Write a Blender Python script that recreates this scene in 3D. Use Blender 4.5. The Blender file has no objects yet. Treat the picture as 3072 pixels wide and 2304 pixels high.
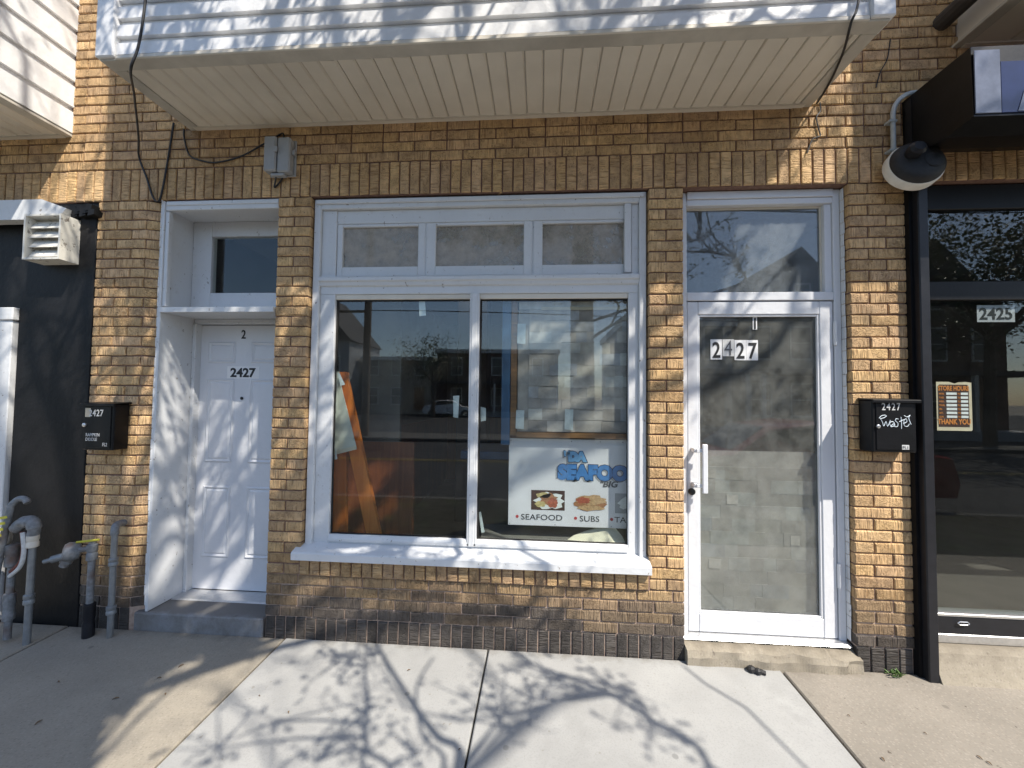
import bpy, bmesh, math, random
from mathutils import Vector, Matrix, noise
R = math.radians
random.seed(7)
scn = bpy.context.scene
COL = scn.collection

# ------------------------------------------------------------------ camera
CAM = Vector((0.0, -2.4188, 1.4951))
yaw, pitch, roll = -0.0710322, 0.0354192, 0.0119739
fw = Vector((math.sin(yaw)*math.cos(pitch), math.cos(yaw)*math.cos(pitch), math.sin(pitch)))
rt0 = Vector((math.cos(yaw), -math.sin(yaw), 0)); up0 = rt0.cross(fw)
rt = rt0*math.cos(roll) + up0*math.sin(roll); upv = up0*math.cos(roll) - rt0*math.sin(roll)
cd = bpy.data.cameras.new('camera'); cam = bpy.data.objects.new('camera', cd); COL.objects.link(cam)
cd.sensor_width = 36; cd.lens = 14.0656; cd.clip_start = 0.05; cd.clip_end = 3000
m = Matrix.Identity(4)
for i in range(3):
    m[i][0], m[i][1], m[i][2], m[i][3] = rt[i], upv[i], -fw[i], CAM[i]
cam.matrix_world = m
scn.camera = cam

# ------------------------------------------------------------------ sky, sun, exposure
SUN = Vector((1.055, -1.0, 1.86))                       # towards the sun
elev = math.atan2(SUN.z, math.hypot(SUN.x, SUN.y)); az = math.atan2(SUN.x, SUN.y)
w = bpy.data.worlds.new('World'); scn.world = w; w.use_nodes = True
nt = w.node_tree; nt.nodes.clear()
sk = nt.nodes.new('ShaderNodeTexSky'); sk.sky_type = 'NISHITA'; sk.sun_disc = False
sk.sun_elevation = elev; sk.sun_rotation = az; sk.air_density = 1.0; sk.dust_density = .7; sk.ozone_density = 2.2
bg = nt.nodes.new('ShaderNodeBackground'); bg.inputs[1].default_value = 0.15
ou = nt.nodes.new('ShaderNodeOutputWorld'); nt.links.new(sk.outputs[0], bg.inputs[0]); nt.links.new(bg.outputs[0], ou.inputs[0])
sl = bpy.data.lights.new('sun', 'SUN'); sl.energy = 4.8; sl.angle = R(0.55); sl.color = (1.0, 0.93, 0.82)
so = bpy.data.objects.new('sun', sl); COL.objects.link(so); so.location = (8, -8, 14)
so.rotation_euler = (-SUN).to_track_quat('-Z', 'Y').to_euler()
scn.view_settings.view_transform = 'Standard'; scn.view_settings.look = 'None'
scn.view_settings.gamma = 1.0; scn.view_settings.exposure = 0.66
scn.render.resolution_x = 1024; scn.render.resolution_y = 768

# ------------------------------------------------------------------ materials
def mat(name):
    m = bpy.data.materials.new(name); m.use_nodes = True
    nt = m.node_tree; b = nt.nodes['Principled BSDF']
    return m, nt, b
def N(nt, t, **k):
    n = nt.nodes.new(t)
    for a, v in k.items():
        if a in n.inputs: n.inputs[a].default_value = v
        else: setattr(n, a, v)
    return n
def L(nt, a, b): nt.links.new(a, b)
def ramp(nt, fac, stops):
    r = nt.nodes.new('ShaderNodeValToRGB'); e = r.color_ramp.elements
    e[0].position, e[0].color = stops[0][0], (*stops[0][1], 1); e[1].position, e[1].color = stops[-1][0], (*stops[-1][1], 1)
    for p, c in stops[1:-1]:
        x = e.new(p); x.color = (*c, 1)
    L(nt, fac, r.inputs[0]); return r.outputs[0]
def mixc(nt, fac, a, b, mode='MIX'):
    n = nt.nodes.new('ShaderNodeMix'); n.data_type = 'RGBA'; n.blend_type = mode
    for s, i in ((fac, 0), (a, 6), (b, 7)):
        if hasattr(s, 'links'): L(nt, s, n.inputs[i])
        else: n.inputs[i].default_value = s if i == 0 else (*s, 1)
    return n.outputs[2]
def noise_n(nt, scale, detail=4, rough=.55, vec=None, dist=0):
    n = N(nt, 'ShaderNodeTexNoise'); n.inputs['Scale'].default_value = scale; n.inputs['Detail'].default_value = detail
    n.inputs['Roughness'].default_value = rough; n.inputs['Distortion'].default_value = dist
    if vec is not None: L(nt, vec, n.inputs['Vector'])
    return n.outputs['Fac']
def bump(nt, b, h, strength, dist):
    n = nt.nodes.new('ShaderNodeBump'); n.inputs['Strength'].default_value = strength; n.inputs['Distance'].default_value = dist
    L(nt, h, n.inputs['Height'])
    if not b.inputs['Normal'].links: L(nt, n.outputs[0], b.inputs['Normal'])
    else:
        L(nt, b.inputs['Normal'].links[0].from_socket, n.inputs['Normal']); L(nt, n.outputs[0], b.inputs['Normal'])
def coords(nt, kind='Object'): return nt.nodes.new('ShaderNodeTexCoord').outputs[kind]
def worldpos(nt): return nt.nodes.new('ShaderNodeNewGeometry').outputs['Position']
def mapping(nt, vec, scale=(1, 1, 1), rot=(0, 0, 0)):
    n = nt.nodes.new('ShaderNodeMapping'); L(nt, vec, n.inputs[0]); n.inputs['Scale'].default_value = scale; n.inputs['Rotation'].default_value = rot
    return n.outputs[0]

def m_simple(name, col, rough=.6, var=.12, scale=14, bmp=.0, bd=.002, metal=0, spec=.5, dirt=None, dirt_amt=.5):
    m, nt, b = mat(name); p = worldpos(nt)
    n1 = noise_n(nt, scale, 5, .6, p); n2 = noise_n(nt, scale*.17, 3, .5, p)
    c = ramp(nt, n1, [(.3, tuple(x*(1-var) for x in col)), (.7, tuple(min(1, x*(1+var)) for x in col))])
    if dirt:
        f = ramp(nt, n2, [(.52, (0, 0, 0)), (.72, (dirt_amt,)*3)]); c = mixc(nt, f, c, dirt)
    L(nt, c, b.inputs['Base Color']); b.inputs['Roughness'].default_value = rough; b.inputs['Metallic'].default_value = metal
    b.inputs['Specular IOR Level'].default_value = spec
    if bmp: bump(nt, b, noise_n(nt, scale*6, 4, .6, p), bmp, bd)
    return m

def m_brick():
    m, nt, b = mat('wire_cut_brick'); uv = coords(nt, 'UV')
    at = nt.nodes.new('ShaderNodeAttribute'); at.attribute_name = 'tint'
    g1 = noise_n(nt, 1, 2, .5, mapping(nt, uv, (120, 9, 1)), .3)          # wire-cut grooves across the brick's length
    g2 = noise_n(nt, 85, 3, .6, uv, 1.4)                                   # torn, wormy texture
    sel = ramp(nt, noise_n(nt, 9, 2, .5, uv), [(.42, (0, 0, 0)), (.6, (1, 1, 1))])
    g = nt.nodes.new('ShaderNodeMix'); L(nt, sel, g.inputs[0]); L(nt, g1, g.inputs[2]); L(nt, g2, g.inputs[3])
    h = ramp(nt, g.outputs[0], [(.36, (0, 0, 0)), (.56, (1, 1, 1))])
    p = worldpos(nt)
    blot = ramp(nt, noise_n(nt, 16, 4, .6, p), [(.3, (.72, .70, .70)), (.7, (1.12, 1.1, 1.04))])
    c = mixc(nt, 1.0, at.outputs['Color'], blot, 'MULTIPLY')
    st = ramp(nt, noise_n(nt, 1.3, 5, .6, mapping(nt, p, (1.6, 1, .8))), [(.30, (.80, .77, .74)), (.55, (1.06, 1.05, 1.04))]); c = mixc(nt, 1.0, c, st, 'MULTIPLY')
    gro = ramp(nt, h, [(.0, (.66, .62, .57)), (.55, (1, 1, 1))])  # grooves coloured darker for dirt and painted-in raking shade
    c = mixc(nt, 1.0, c, gro, 'MULTIPLY')
    fl = ramp(nt, noise_n(nt, 190, 2, .5, p), [(.72, (0, 0, 0)), (.78, (.5, .5, .5))]); c = mixc(nt, fl, c, (.50, .44, .34))
    dk = ramp(nt, noise_n(nt, 70, 2, .5, p), [(.69, (0, 0, 0)), (.75, (.7, .7, .7))]); c = mixc(nt, dk, c, (.06, .045, .03))
    L(nt, c, b.inputs['Base Color']); b.inputs['Roughness'].default_value = .72; b.inputs['Specular IOR Level'].default_value = .35
    bump(nt, b, h, 1.0, .005)
    return m
def m_mortar():
    m, nt, b = mat('mortar'); p = worldpos(nt)
    s = nt.nodes.new('ShaderNodeSeparateXYZ'); L(nt, p, s.inputs[0])
    a = nt.nodes.new('ShaderNodeMath'); a.operation = 'ADD'; L(nt, s.outputs[2], a.inputs[0])
    nn = nt.nodes.new('ShaderNodeMath'); nn.operation = 'MULTIPLY'; L(nt, noise_n(nt, 5, 3, .5, p), nn.inputs[0]); nn.inputs[1].default_value = .25; L(nt, nn.outputs[0], a.inputs[1])
    f = ramp(nt, a.outputs[0], [(.42, (0, 0, 0)), (.58, (1, 1, 1))])          # repointed pink-tan joints at the foot
    up = ramp(nt, noise_n(nt, 40, 4, .6, p), [(.3, (.155, .088, .066)), (.7, (.25, .152, .116))])
    lo = ramp(nt, noise_n(nt, 50, 4, .6, p), [(.3, (.34, .24, .19)), (.7, (.52, .40, .32))])
    L(nt, mixc(nt, f, lo, up), b.inputs['Base Color']); b.inputs['Roughness'].default_value = .95
    bump(nt, b, noise_n(nt, 160, 4, .7, p), .6, .003)
    return m
def m_paint(name, col=(.66, .67, .68), rough=.42, chips=.0, streak=.35):
    m, nt, b = mat(name); p = worldpos(nt)
    c = ramp(nt, noise_n(nt, 5, 5, .65, mapping(nt, p, (1, 1, .5))), [(.3, tuple(x*.93 for x in col)), (.7, col)])
    d = ramp(nt, noise_n(nt, 30, 5, .7, p), [(.58, (0, 0, 0)), (.8, (streak,)*3)]); c = mixc(nt, d, c, (.42, .40, .36))
    if chips:
        k = ramp(nt, noise_n(nt, 38, 5, .65, mapping(nt, p, (1, 1, .7))), [(.72-chips*.4, (0, 0, 0)), (.73-chips*.4, (.85, .85, .85))]); c = mixc(nt, k, c, (.20, .17, .14))
    L(nt, c, b.inputs['Base Color']); b.inputs['Roughness'].default_value = rough
    bump(nt, b, noise_n(nt, 24, 4, .6, p), .4, .006); bump(nt, b, noise_n(nt, 160, 3, .5, p), .15, .001)
    return m
def m_concrete(name, col, speck, specks=.5, broom=False, aggr=0, pebble=95):
    m, nt, b = mat(name); p = worldpos(nt)
    c = ramp(nt, noise_n(nt, 2.2, 6, .62, p), [(.3, tuple(x*.86 for x in col)), (.7, tuple(x*1.08 for x in col))])
    f = noise_n(nt, 130, 3, .6, p); c = mixc(nt, ramp(nt, f, [(.35, (.35,)*3), (.5, (0, 0, 0))]), c, tuple(x*.7 for x in col))
    d = ramp(nt, noise_n(nt, 34, 2, .5, p), [(.72, (0, 0, 0)), (.76, (specks,)*3)]); c = mixc(nt, d, c, speck)
    if aggr:
        v = N(nt, 'ShaderNodeTexVoronoi'); v.inputs['Scale'].default_value = pebble; L(nt, p, v.inputs['Vector'])
        cc = ramp(nt, v.outputs['Color'], [(.2, (.15, .12, .095)), (.5, (.32, .27, .22)), (.85, (.40, .36, .31))])
        c = mixc(nt, ramp(nt, v.outputs['Distance'], [(.30, (aggr,)*3), (.45, (0, 0, 0))]), c, cc)
        bump(nt, b, v.outputs['Distance'], -.5, .004)
    gv = N(nt, 'ShaderNodeTexVoronoi'); gv.inputs['Scale'].default_value = 3.2; L(nt, p, gv.inputs['Vector']); c = mixc(nt, ramp(nt, gv.outputs['Distance'], [(.035, (.55,)*3), (.05, (0, 0, 0))]), c, tuple(x*.45 for x in col))
    c = mixc(nt, ramp(nt, noise_n(nt, 1.1, 6, .7, p, .6), [(.56, (0, 0, 0)), (.72, (.45,)*3)]), c, tuple(x*.62 for x in col))
    sx = nt.nodes.new('ShaderNodeSeparateXYZ'); L(nt, p, sx.inputs[0]); ma = nt.nodes.new('ShaderNodeMath'); ma.operation = 'MULTIPLY_ADD'; L(nt, noise_n(nt, 9, 5, .7, p), ma.inputs[0]); ma.inputs[1].default_value = .22; L(nt, sx.outputs[1], ma.inputs[2])
    c = mixc(nt, ramp(nt, ma.outputs[0], [(.055, (0, 0, 0)), (.14, (.6,)*3)]), c, (.11, .09, .065))      # grime swept against the wall
    L(nt, c, b.inputs['Base Color']); b.inputs['Roughness'].default_value = .9
    bump(nt, b, noise_n(nt, 170, 4, .7, p), .5, .002)
    if broom: bump(nt, b, noise_n(nt, 1, 2, .5, mapping(nt, p, (260, 5, 5))), .35, .0012)
    return m
def m_glass(name, film=.03, filmcol=(.55, .55, .52), gain=1.25, rough=0.0):
    m = bpy.data.materials.new(name); m.use_nodes = True; nt = m.node_tree; nt.nodes.clear()
    o = nt.nodes.new('ShaderNodeOutputMaterial'); tr = nt.nodes.new('ShaderNodeBsdfTransparent'); tr.inputs[0].default_value = (.92, .95, .94, 1)
    gl = nt.nodes.new('ShaderNodeBsdfGlossy'); gl.inputs['Roughness'].default_value = rough; gl.inputs[0].default_value = (1, 1, 1, 1)
    fr = nt.nodes.new('ShaderNodeFresnel'); ge = nt.nodes.new('ShaderNodeNewGeometry'); mr = nt.nodes.new('ShaderNodeMapRange')
    mr.inputs['To Min'].default_value = 1.52; mr.inputs['To Max'].default_value = 1/1.52; L(nt, ge.outputs['Backfacing'], mr.inputs['Value']); L(nt, mr.outputs[0], fr.inputs[0])   # same pane from both sides
    mu = nt.nodes.new('ShaderNodeMath'); mu.operation = 'MULTIPLY_ADD'; mu.use_clamp = True
    L(nt, fr.outputs[0], mu.inputs[0]); mu.inputs[1].default_value = gain; mu.inputs[2].default_value = 0.0
    x = nt.nodes.new('ShaderNodeMixShader'); L(nt, mu.outputs[0], x.inputs[0]); L(nt, tr.outputs[0], x.inputs[1]); L(nt, gl.outputs[0], x.inputs[2])
    df = nt.nodes.new('ShaderNodeBsdfDiffuse'); df.inputs[0].default_value = (*filmcol, 1)
    p = worldpos(nt); nf = ramp(nt, noise_n(nt, 7, 6, .7, p), [(.35, (film*.4,)*3), (.75, (film*1.6,)*3)])
    sp = ramp(nt, noise_n(nt, 120, 2, .5, p), [(.76, (0, 0, 0)), (.80, (min(1, film*6),)*3)])
    ad = nt.nodes.new('ShaderNodeMath'); ad.operation = 'ADD'; ad.use_clamp = True; L(nt, nf, ad.inputs[0]); L(nt, sp, ad.inputs[1])
    y = nt.nodes.new('ShaderNodeMixShader'); L(nt, ad.outputs[0], y.inputs[0]); L(nt, x.outputs[0], y.inputs[1]); L(nt, df.outputs[0], y.inputs[2])
    L(nt, y.outputs[0], o.inputs[0]); return m
def m_wood(name, a, b_, scale=(2, 2, 30), rough=.45):
    m, nt, b = mat(name); p = worldpos(nt)
    n = noise_n(nt, 1, 5, .6, mapping(nt, p, scale), .8)
    L(nt, ramp(nt, n, [(.3, a), (.7, b_)]), b.inputs['Base Color']); b.inputs['Roughness'].default_value = rough
    return m
def m_leaf(name, a, b_):
    m, nt, b = mat(name); oi = worldpos(nt)
    n = noise_n(nt, 3.1, 3, .6, oi)
    L(nt, ramp(nt, n, [(.3, a), (.7, b_)]), b.inputs['Base Color']); b.inputs['Roughness'].default_value = .55
    return m
def m_emit(name, col, s):
    m, nt, b = mat(name); b.inputs['Base Color'].default_value = (*col, 1)
    b.inputs['Emission Color'].default_value = (*col, 1); b.inputs['Emission Strength'].default_value = s; return m

M = {}
M['brick'] = m_brick(); M['mortar'] = m_mortar()
M['white'] = m_paint('white_wood_paint', chips=.14, streak=.5); M['whitedoor'] = m_paint('white_door_paint', (.70, .71, .735), .35, 0, .12)
M['alu'] = m_paint('white_aluminium', (.68, .69, .715), .33, 0, .22)
M['vinyl'] = m_paint('white_vinyl', (.84, .84, .84), .45, 0, .25)
M['cream'] = m_simple('cream_soffit', (.70, .645, .55), .55, .05, 6, dirt=(.42, .37, .30), dirt_amt=.3)
M['fascia'] = m_simple('weathered_fascia', (.50, .47, .41), .6, .12, 9, dirt=(.26, .23, .19), dirt_amt=.5)
M['black'] = m_simple('black_paint', (.006, .006, .007), .42, .3, 9, .15, .003, spec=.25)
M['blackwall'] = m_simple('black_wall_paint', (.008, .008, .009), .55, .35, 6, .4, .006, spec=.22, dirt=(.022, .022, .024), dirt_amt=.6)
M['charcoal'] = m_simple('dark_metal', (.014, .0145, .018), .42, .2, 20, spec=.35)
M['gasket'] = m_simple('dark_gasket', (.02, .018, .016), .8, .2, 40)
M['new'] = m_concrete('new_concrete', (.335, .334, .324), (.22, .20, .17), .55, True)
M['old'] = m_concrete('old_concrete', (.30, .268, .215), (.16, .13, .10), .5, aggr=.35)
M['aggregate'] = m_concrete('exposed_aggregate', (.245, .220, .185), (.075, .058, .045), .9, aggr=.32, pebble=80)
M['worn'] = m_concrete('worn_step_concrete', (.31, .272, .21), (.12, .10, .08), .8, aggr=.35, pebble=80)
M['greystep'] = m_concrete('grey_painted_step', (.27, .275, .285), (.15, .15, .15), .3)
M['soil'] = m_simple('joint_dirt', (.07, .055, .04), .95, .3, 60, .5, .004)
M['added_verge'] = m_simple('added_verge_dirt', (.045, .040, .025), .95, .4, 20, .6, .02, dirt=(.05, .07, .02), dirt_amt=.8)
M['asphalt'] = m_concrete('asphalt', (.035, .035, .036), (.12, .12, .12), .4)
M['darkconc'] = m_concrete('dark_concrete', (.12, .115, .105), (.08, .08, .08), .4)
M['glass'] = m_glass('shop_glass', .008); M['dustyglass'] = m_glass('dusty_door_glass', .115, (.46, .46, .43))
M['skyhazeglass'] = m_glass('painted_haze_transom_glass', .20, (.40, .44, .48), gain=1.3)  # blue-grey film paints a hazy sky reflection into the pane
M['transomglass'] = m_glass('painted_over_glass', .62, (.47, .42, .36), gain=1.0)
M['darkglass'] = m_glass('tinted_glass', .004, gain=.7)
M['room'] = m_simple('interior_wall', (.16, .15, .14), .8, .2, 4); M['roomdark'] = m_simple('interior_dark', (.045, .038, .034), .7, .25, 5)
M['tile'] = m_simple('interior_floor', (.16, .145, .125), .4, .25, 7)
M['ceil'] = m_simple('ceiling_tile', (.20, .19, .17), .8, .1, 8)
M['wainscot'] = m_wood('red_brown_wainscot', (.16, .045, .016), (.28, .085, .028), (30, 6, 2))
M['orange'] = m_wood('orange_pine', (.66, .165, .022), (.82, .25, .045), (26, 9, 2))
M['wood'] = m_wood('brown_wood', (.16, .075, .03), (.30, .15, .06), (3, 9, 40))
M['paper'] = m_simple('off_white_paper', (.66, .68, .62), .8, .06, 9); M['cream_paper'] = m_simple('cream_paper', (.72, .66, .52), .8, .06, 9)
M['tape'] = m_simple('white_tape', (.62, .66, .66), .5, .1, 30)
M['taupe'] = m_simple('taupe_backing', (.50, .44, .37), .7, .12, 5, dirt=(.20, .17, .13), dirt_amt=.5)
M['sign'] = m_simple('sign_white', (.70, .68, .72), .5, .05, 5)
M['blue'] = m_simple('blue_paint', (.035, .095, .19), .4, .15, 12)
M['letterblue'] = m_simple('letter_blue', (.06, .20, .48), .45, .15, 30); M['letterpale'] = m_simple('letter_pale_blue', (.16, .36, .62), .45, .12, 30)
M['outline'] = m_simple('letter_outline', (.012, .035, .10), .5, .1, 30); M['shadowgrey'] = m_simple('letter_shadow', (.34, .34, .36), .6, .05, 20)
M['ink'] = m_simple('black_ink', (.012, .012, .013), .55, .1, 30); M['greyink'] = m_simple('grey_ink', (.09, .09, .10), .55, .1, 30)
M['red'] = m_simple('red_dot', (.45, .05, .06), .5, .1, 30)
M['grey'] = m_simple('grey_plastic', (.34, .35, .36), .5, .06, 20, dirt=(.2, .2, .19), dirt_amt=.4)
M['galv'] = m_simple('galvanised_pipe', (.24, .255, .265), .45, .15, 25, metal=.35, dirt=(.20, .17, .13), dirt_amt=.5)
M['gaspaint'] = m_simple('grey_gas_paint', (.19, .20, .21), .5, .3, 45, .4, .003, dirt=(.12, .065, .04), dirt_amt=.9)
M['rust'] = m_simple('rusty_red', (.16, .05, .035), .7, .3, 30); M['tag'] = m_simple('yellow_tag', (.55, .50, .05), .6, .15, 30)
M['cable'] = m_simple('black_cable', (.012, .012, .013), .5, .2, 50)
M['silver'] = m_simple('silver_metal', (.62, .62, .62), .3, .08, 50, metal=.8)
M['decal'] = m_simple('silver_decal', (.55, .55, .54), .5, .15, 60); M['paintpen'] = m_simple('pale_paint_marker', (.72, .80, .86), .5, .06, 40)
M['sticker'] = m_simple('white_sticker', (.72, .72, .72), .5, .06, 30)
M['ventwhite'] = m_paint('old_white_metal', (.70, .68, .62), .5, .3, .6)
M['hoursbrown'] = m_simple('brown_print', (.055, .022, .016), .5, .1, 30); M['hoursorange'] = m_simple('orange_print', (.62, .22, .05), .5, .1, 30)
M['hourspaper'] = m_simple('aged_card', (.62, .52, .38), .6, .08, 20)
M['navy'] = m_simple('navy_sign_face', (.015, .022, .075), .18, .2, 8); M['signsheen_letters'] = m_simple('sign_sheen_and_letters', (.13, .145, .19), .25, .45, 5)
M['bark'] = m_simple('bark', (.10, .075, .055), .9, .35, 18, .8, .01)
M['leaf'] = m_leaf('spring_leaf', (.035, .060, .015), (.09, .12, .03)); M['leafdark'] = m_leaf('dense_leaf', (.025, .05, .012), (.075, .11, .03))
M['deadleaf'] = m_simple('dead_leaf', (.16, .10, .05), .8, .3, 60); M['weed'] = m_leaf('weed_leaf', (.05, .11, .02), (.12, .2, .05))
M['lump'] = m_simple('black_rubber', (.012, .012, .013), .55, .3, 50, .5, .004)
M['stonewall'] = m_simple('grey_siding_house', (.34, .35, .36), .7, .08, 4); M['tanhouse'] = m_simple('tan_house', (.40, .34, .27), .8, .1, 4)
M['brickhouse'] = m_simple('dark_brick_house', (.13, .075, .055), .85, .2, 6); M['roof'] = m_simple('slate_roof', (.06, .06, .065), .8, .2, 9)
M['housewin'] = m_simple('house_window_glass', (.03, .035, .04), .05, .1, 4); M['trim'] = m_simple('house_trim', (.68, .68, .66), .6, .05, 8)
M['pole'] = m_simple('weathered_pole', (.15, .115, .085), .9, .25, 10)
M['redcar'] = m_simple('red_car_paint', (.20, .02, .02), .2, .05, 3); M['whitecar'] = m_simple('white_car_paint', (.66, .66, .67), .2, .04, 3)
M['tyre'] = m_simple('tyre', (.02, .02, .02), .8, .1, 20); M['chrome'] = m_simple('chrome', (.6, .6, .6), .15, .05, 20, metal=1)
M['yellow'] = m_simple('yellow_road_paint', (.24, .18, .04), .7, .15, 12); M['roadwhite'] = m_simple('white_road_paint', (.62, .62, .60), .7, .15, 12)
M['lens'] = m_simple('lamp_lens', (.72, .70, .64), .45, .08, 20)
M['fluor'] = m_emit('lit_ceiling_panel', (1.0, .78, .45), 1.6)
M['conduit'] = m_simple('grey_conduit', (.40, .43, .44), .45, .08, 30)

# ------------------------------------------------------------------ builders
ORG = {}
class MB:
    def __init__(s): s.v = []; s.f = []; s.mi = []; s.cm = 0
    def add(s, vs, fs):
        o = len(s.v); s.v += [tuple(p) for p in vs]; s.f += [tuple(i+o for i in f) for f in fs]; s.mi += [s.cm]*len(fs); return s
    def box(s, x0, x1, y0, y1, z0, z1, c=0):
        if c <= 0:
            vs = [(x, y, z) for x in (x0, x1) for y in (y0, y1) for z in (z0, z1)]
            return s.add(vs, [(0, 1, 3, 2), (4, 6, 7, 5), (0, 4, 5, 1), (2, 3, 7, 6), (0, 2, 6, 4), (1, 5, 7, 3)])
        c = min(c, abs(x1-x0)*.45, abs(y1-y0)*.45, abs(z1-z0)*.45)
        lo = (x0, y0, z0); hi = (x1, y1, z1); idx = {}; vs = []
        for sx in (0, 1):
            for sy in (0, 1):
                for sz in (0, 1):
                    sg = (sx, sy, sz)
                    for a in range(3):
                        p = [(hi[k] if sg[k] else lo[k]) if k == a else (hi[k]-c if sg[k] else lo[k]+c) for k in range(3)]
                        idx[sg, a] = len(vs); vs.append(p)
        fs = []
        for a in range(3):
            b_, c_ = [k for k in range(3) if k != a]
            for sa in (0, 1):
                q = []
                for sb, sc in ((0, 0), (1, 0), (1, 1), (0, 1)):
                    sg = [0, 0, 0]; sg[a] = sa; sg[b_] = sb; sg[c_] = sc; q.append(idx[tuple(sg), a])
                fs.append(tuple(q))
            for sb in (0, 1):
                for sc in (0, 1):
                    s0 = [0, 0, 0]; s0[b_] = sb; s0[c_] = sc; s1 = list(s0); s1[a] = 1
                    fs.append((idx[tuple(s0), b_], idx[tuple(s1), b_], idx[tuple(s1), c_], idx[tuple(s0), c_]))
        for sx in (0, 1):
            for sy in (0, 1):
                for sz in (0, 1): fs.append(tuple(idx[(sx, sy, sz), a] for a in range(3)))
        return s.add(vs, fs)
    def tube(s, pts, r, n=8, cap=True):
        pts = [Vector(p) for p in pts]; rs = r if isinstance(r, (list, tuple)) else [r]*len(pts)
        d = (pts[1]-pts[0]).normalized(); a = d.orthogonal().normalized(); vs = []; fs = []
        for i, p in enumerate(pts):
            d = (pts[min(i+1, len(pts)-1)]-pts[max(i-1, 0)])
            d = d.normalized() if d.length > 1e-9 else Vector((0, 0, 1))
            a = (a-d*a.dot(d)); a = a.normalized() if a.length > 1e-6 else d.orthogonal().normalized(); b_ = d.cross(a)
            for k in range(n):
                t = 2*math.pi*k/n; vs.append(p+(a*math.cos(t)+b_*math.sin(t))*rs[i])
        for i in range(len(pts)-1):
            for k in range(n): fs.append((i*n+k, i*n+(k+1) % n, (i+1)*n+(k+1) % n, (i+1)*n+k))
        if cap: fs.append(tuple(range(n))[::-1]); fs.append(tuple(range((len(pts)-1)*n, len(pts)*n)))
        return s.add(vs, fs)
    def prism(s, poly, axis, a0, a1):
        def P(u, v, a): return {'x': (a, u, v), 'y': (u, a, v), 'z': (u, v, a)}[axis]
        n = len(poly); vs = [P(u, v, a0) for u, v in poly]+[P(u, v, a1) for u, v in poly]
        return s.add(vs, [tuple(range(n)), tuple(range(n, 2*n))[::-1]]+[(i, (i+1) % n, n+(i+1) % n, n+i) for i in range(n)])
    def lathe(s, prof, c, axis, n=20):
        ax = Vector(axis).normalized(); a = ax.orthogonal().normalized(); b_ = ax.cross(a); c = Vector(c); vs = []; fs = []
        for (r, h) in prof:
            for k in range(n):
                t = 2*math.pi*k/n; vs.append(c+ax*h+(a*math.cos(t)+b_*math.sin(t))*r)
        for i in range(len(prof)-1):
            for k in range(n): fs.append((i*n+k, i*n+(k+1) % n, (i+1)*n+(k+1) % n, (i+1)*n+k))
        fs.append(tuple(range(n))[::-1]); fs.append(tuple(range((len(prof)-1)*n, len(prof)*n)))
        return s.add(vs, fs)
    def build(s, name, mt, parent=None, smooth=False, recalc=True):
        o = Vector(ORG.get(parent.name_full, (0, 0, 0))) if parent else Vector((0, 0, 0))
        me = bpy.data.meshes.new(name); me.from_pydata([tuple(Vector(p)-o) for p in s.v], [], s.f)
        mts = mt if isinstance(mt, (list, tuple)) else [mt]
        for q in mts: me.materials.append(M[q] if isinstance(q, str) else q)
        if len(mts) > 1: me.polygons.foreach_set('material_index', s.mi)
        if recalc:
            bm = bmesh.new(); bm.from_mesh(me); bmesh.ops.recalc_face_normals(bm, faces=bm.faces); bm.to_mesh(me); bm.free()
        if smooth: me.polygons.foreach_set('use_smooth', [True]*len(me.polygons)); me.set_sharp_from_angle(angle=R(40))
        ob = bpy.data.objects.new(name, me); COL.objects.link(ob)
        if parent: ob.parent = parent
        ORG[ob.name_full] = tuple(o)
        return ob
def thing(name, loc, label, cat, group=None):
    o = bpy.data.objects.new(name, None); COL.objects.link(o); o.location = loc; o.empty_display_size = .1
    ORG[o.name_full] = tuple(loc); o['label'] = label; o['category'] = cat
    if group: o['group'] = group
    return o
def tag(o, label, cat, group=None):
    o['label'] = label; o['category'] = cat
    if group: o['group'] = group
    return o
def struct(o): o['kind'] = 'structure'; return o
def box(name, mt, parent, *a, c=0): return MB().box(*a, c=c).build(name, mt, parent)
def text(name, s, size, mt, parent, loc, depth=.0015, bold=0.0, align='LEFT', shear=0, xs=1.0, face=(-90, 0), space=1.0):
    cu = bpy.data.curves.new(name, 'FONT'); cu.body = s; cu.size = size; cu.extrude = depth; cu.offset = bold; cu.align_x = align; cu.shear = shear; cu.space_character = space; cu.resolution_u = 3
    to = bpy.data.objects.new(name+'_tmp', cu); COL.objects.link(to); bpy.context.view_layer.update()
    me = bpy.data.meshes.new_from_object(to.evaluated_get(bpy.context.evaluated_depsgraph_get())); bpy.data.objects.remove(to); bpy.data.curves.remove(cu)
    me.name = name; o = Vector(ORG.get(parent.name_full, (0, 0, 0))) if parent else Vector()
    mw = Matrix.Translation(Vector(loc)-o) @ Matrix.Rotation(R(90), 4, 'X') @ Matrix.Diagonal((xs, 1, 1, 1))
    me.transform(mw); me.materials.clear(); me.materials.append(M[mt])
    ob = bpy.data.objects.new(name, me); COL.objects.link(ob)
    if parent: ob.parent = parent
    ORG[ob.name_full] = tuple(o); return ob

SL = .033                                                   # fall of the pavement towards the street
def gz(y): return SL*y if y < 0 else 0.0
def in_view(p):
    q = Vector(p)-CAM; d = q.dot(fw)
    if d < .1: return None
    u = 1536+1200.27*q.dot(rt)/d; v = 1152-1200.27*q.dot(upv)/d
    return (u, v, d)

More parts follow.
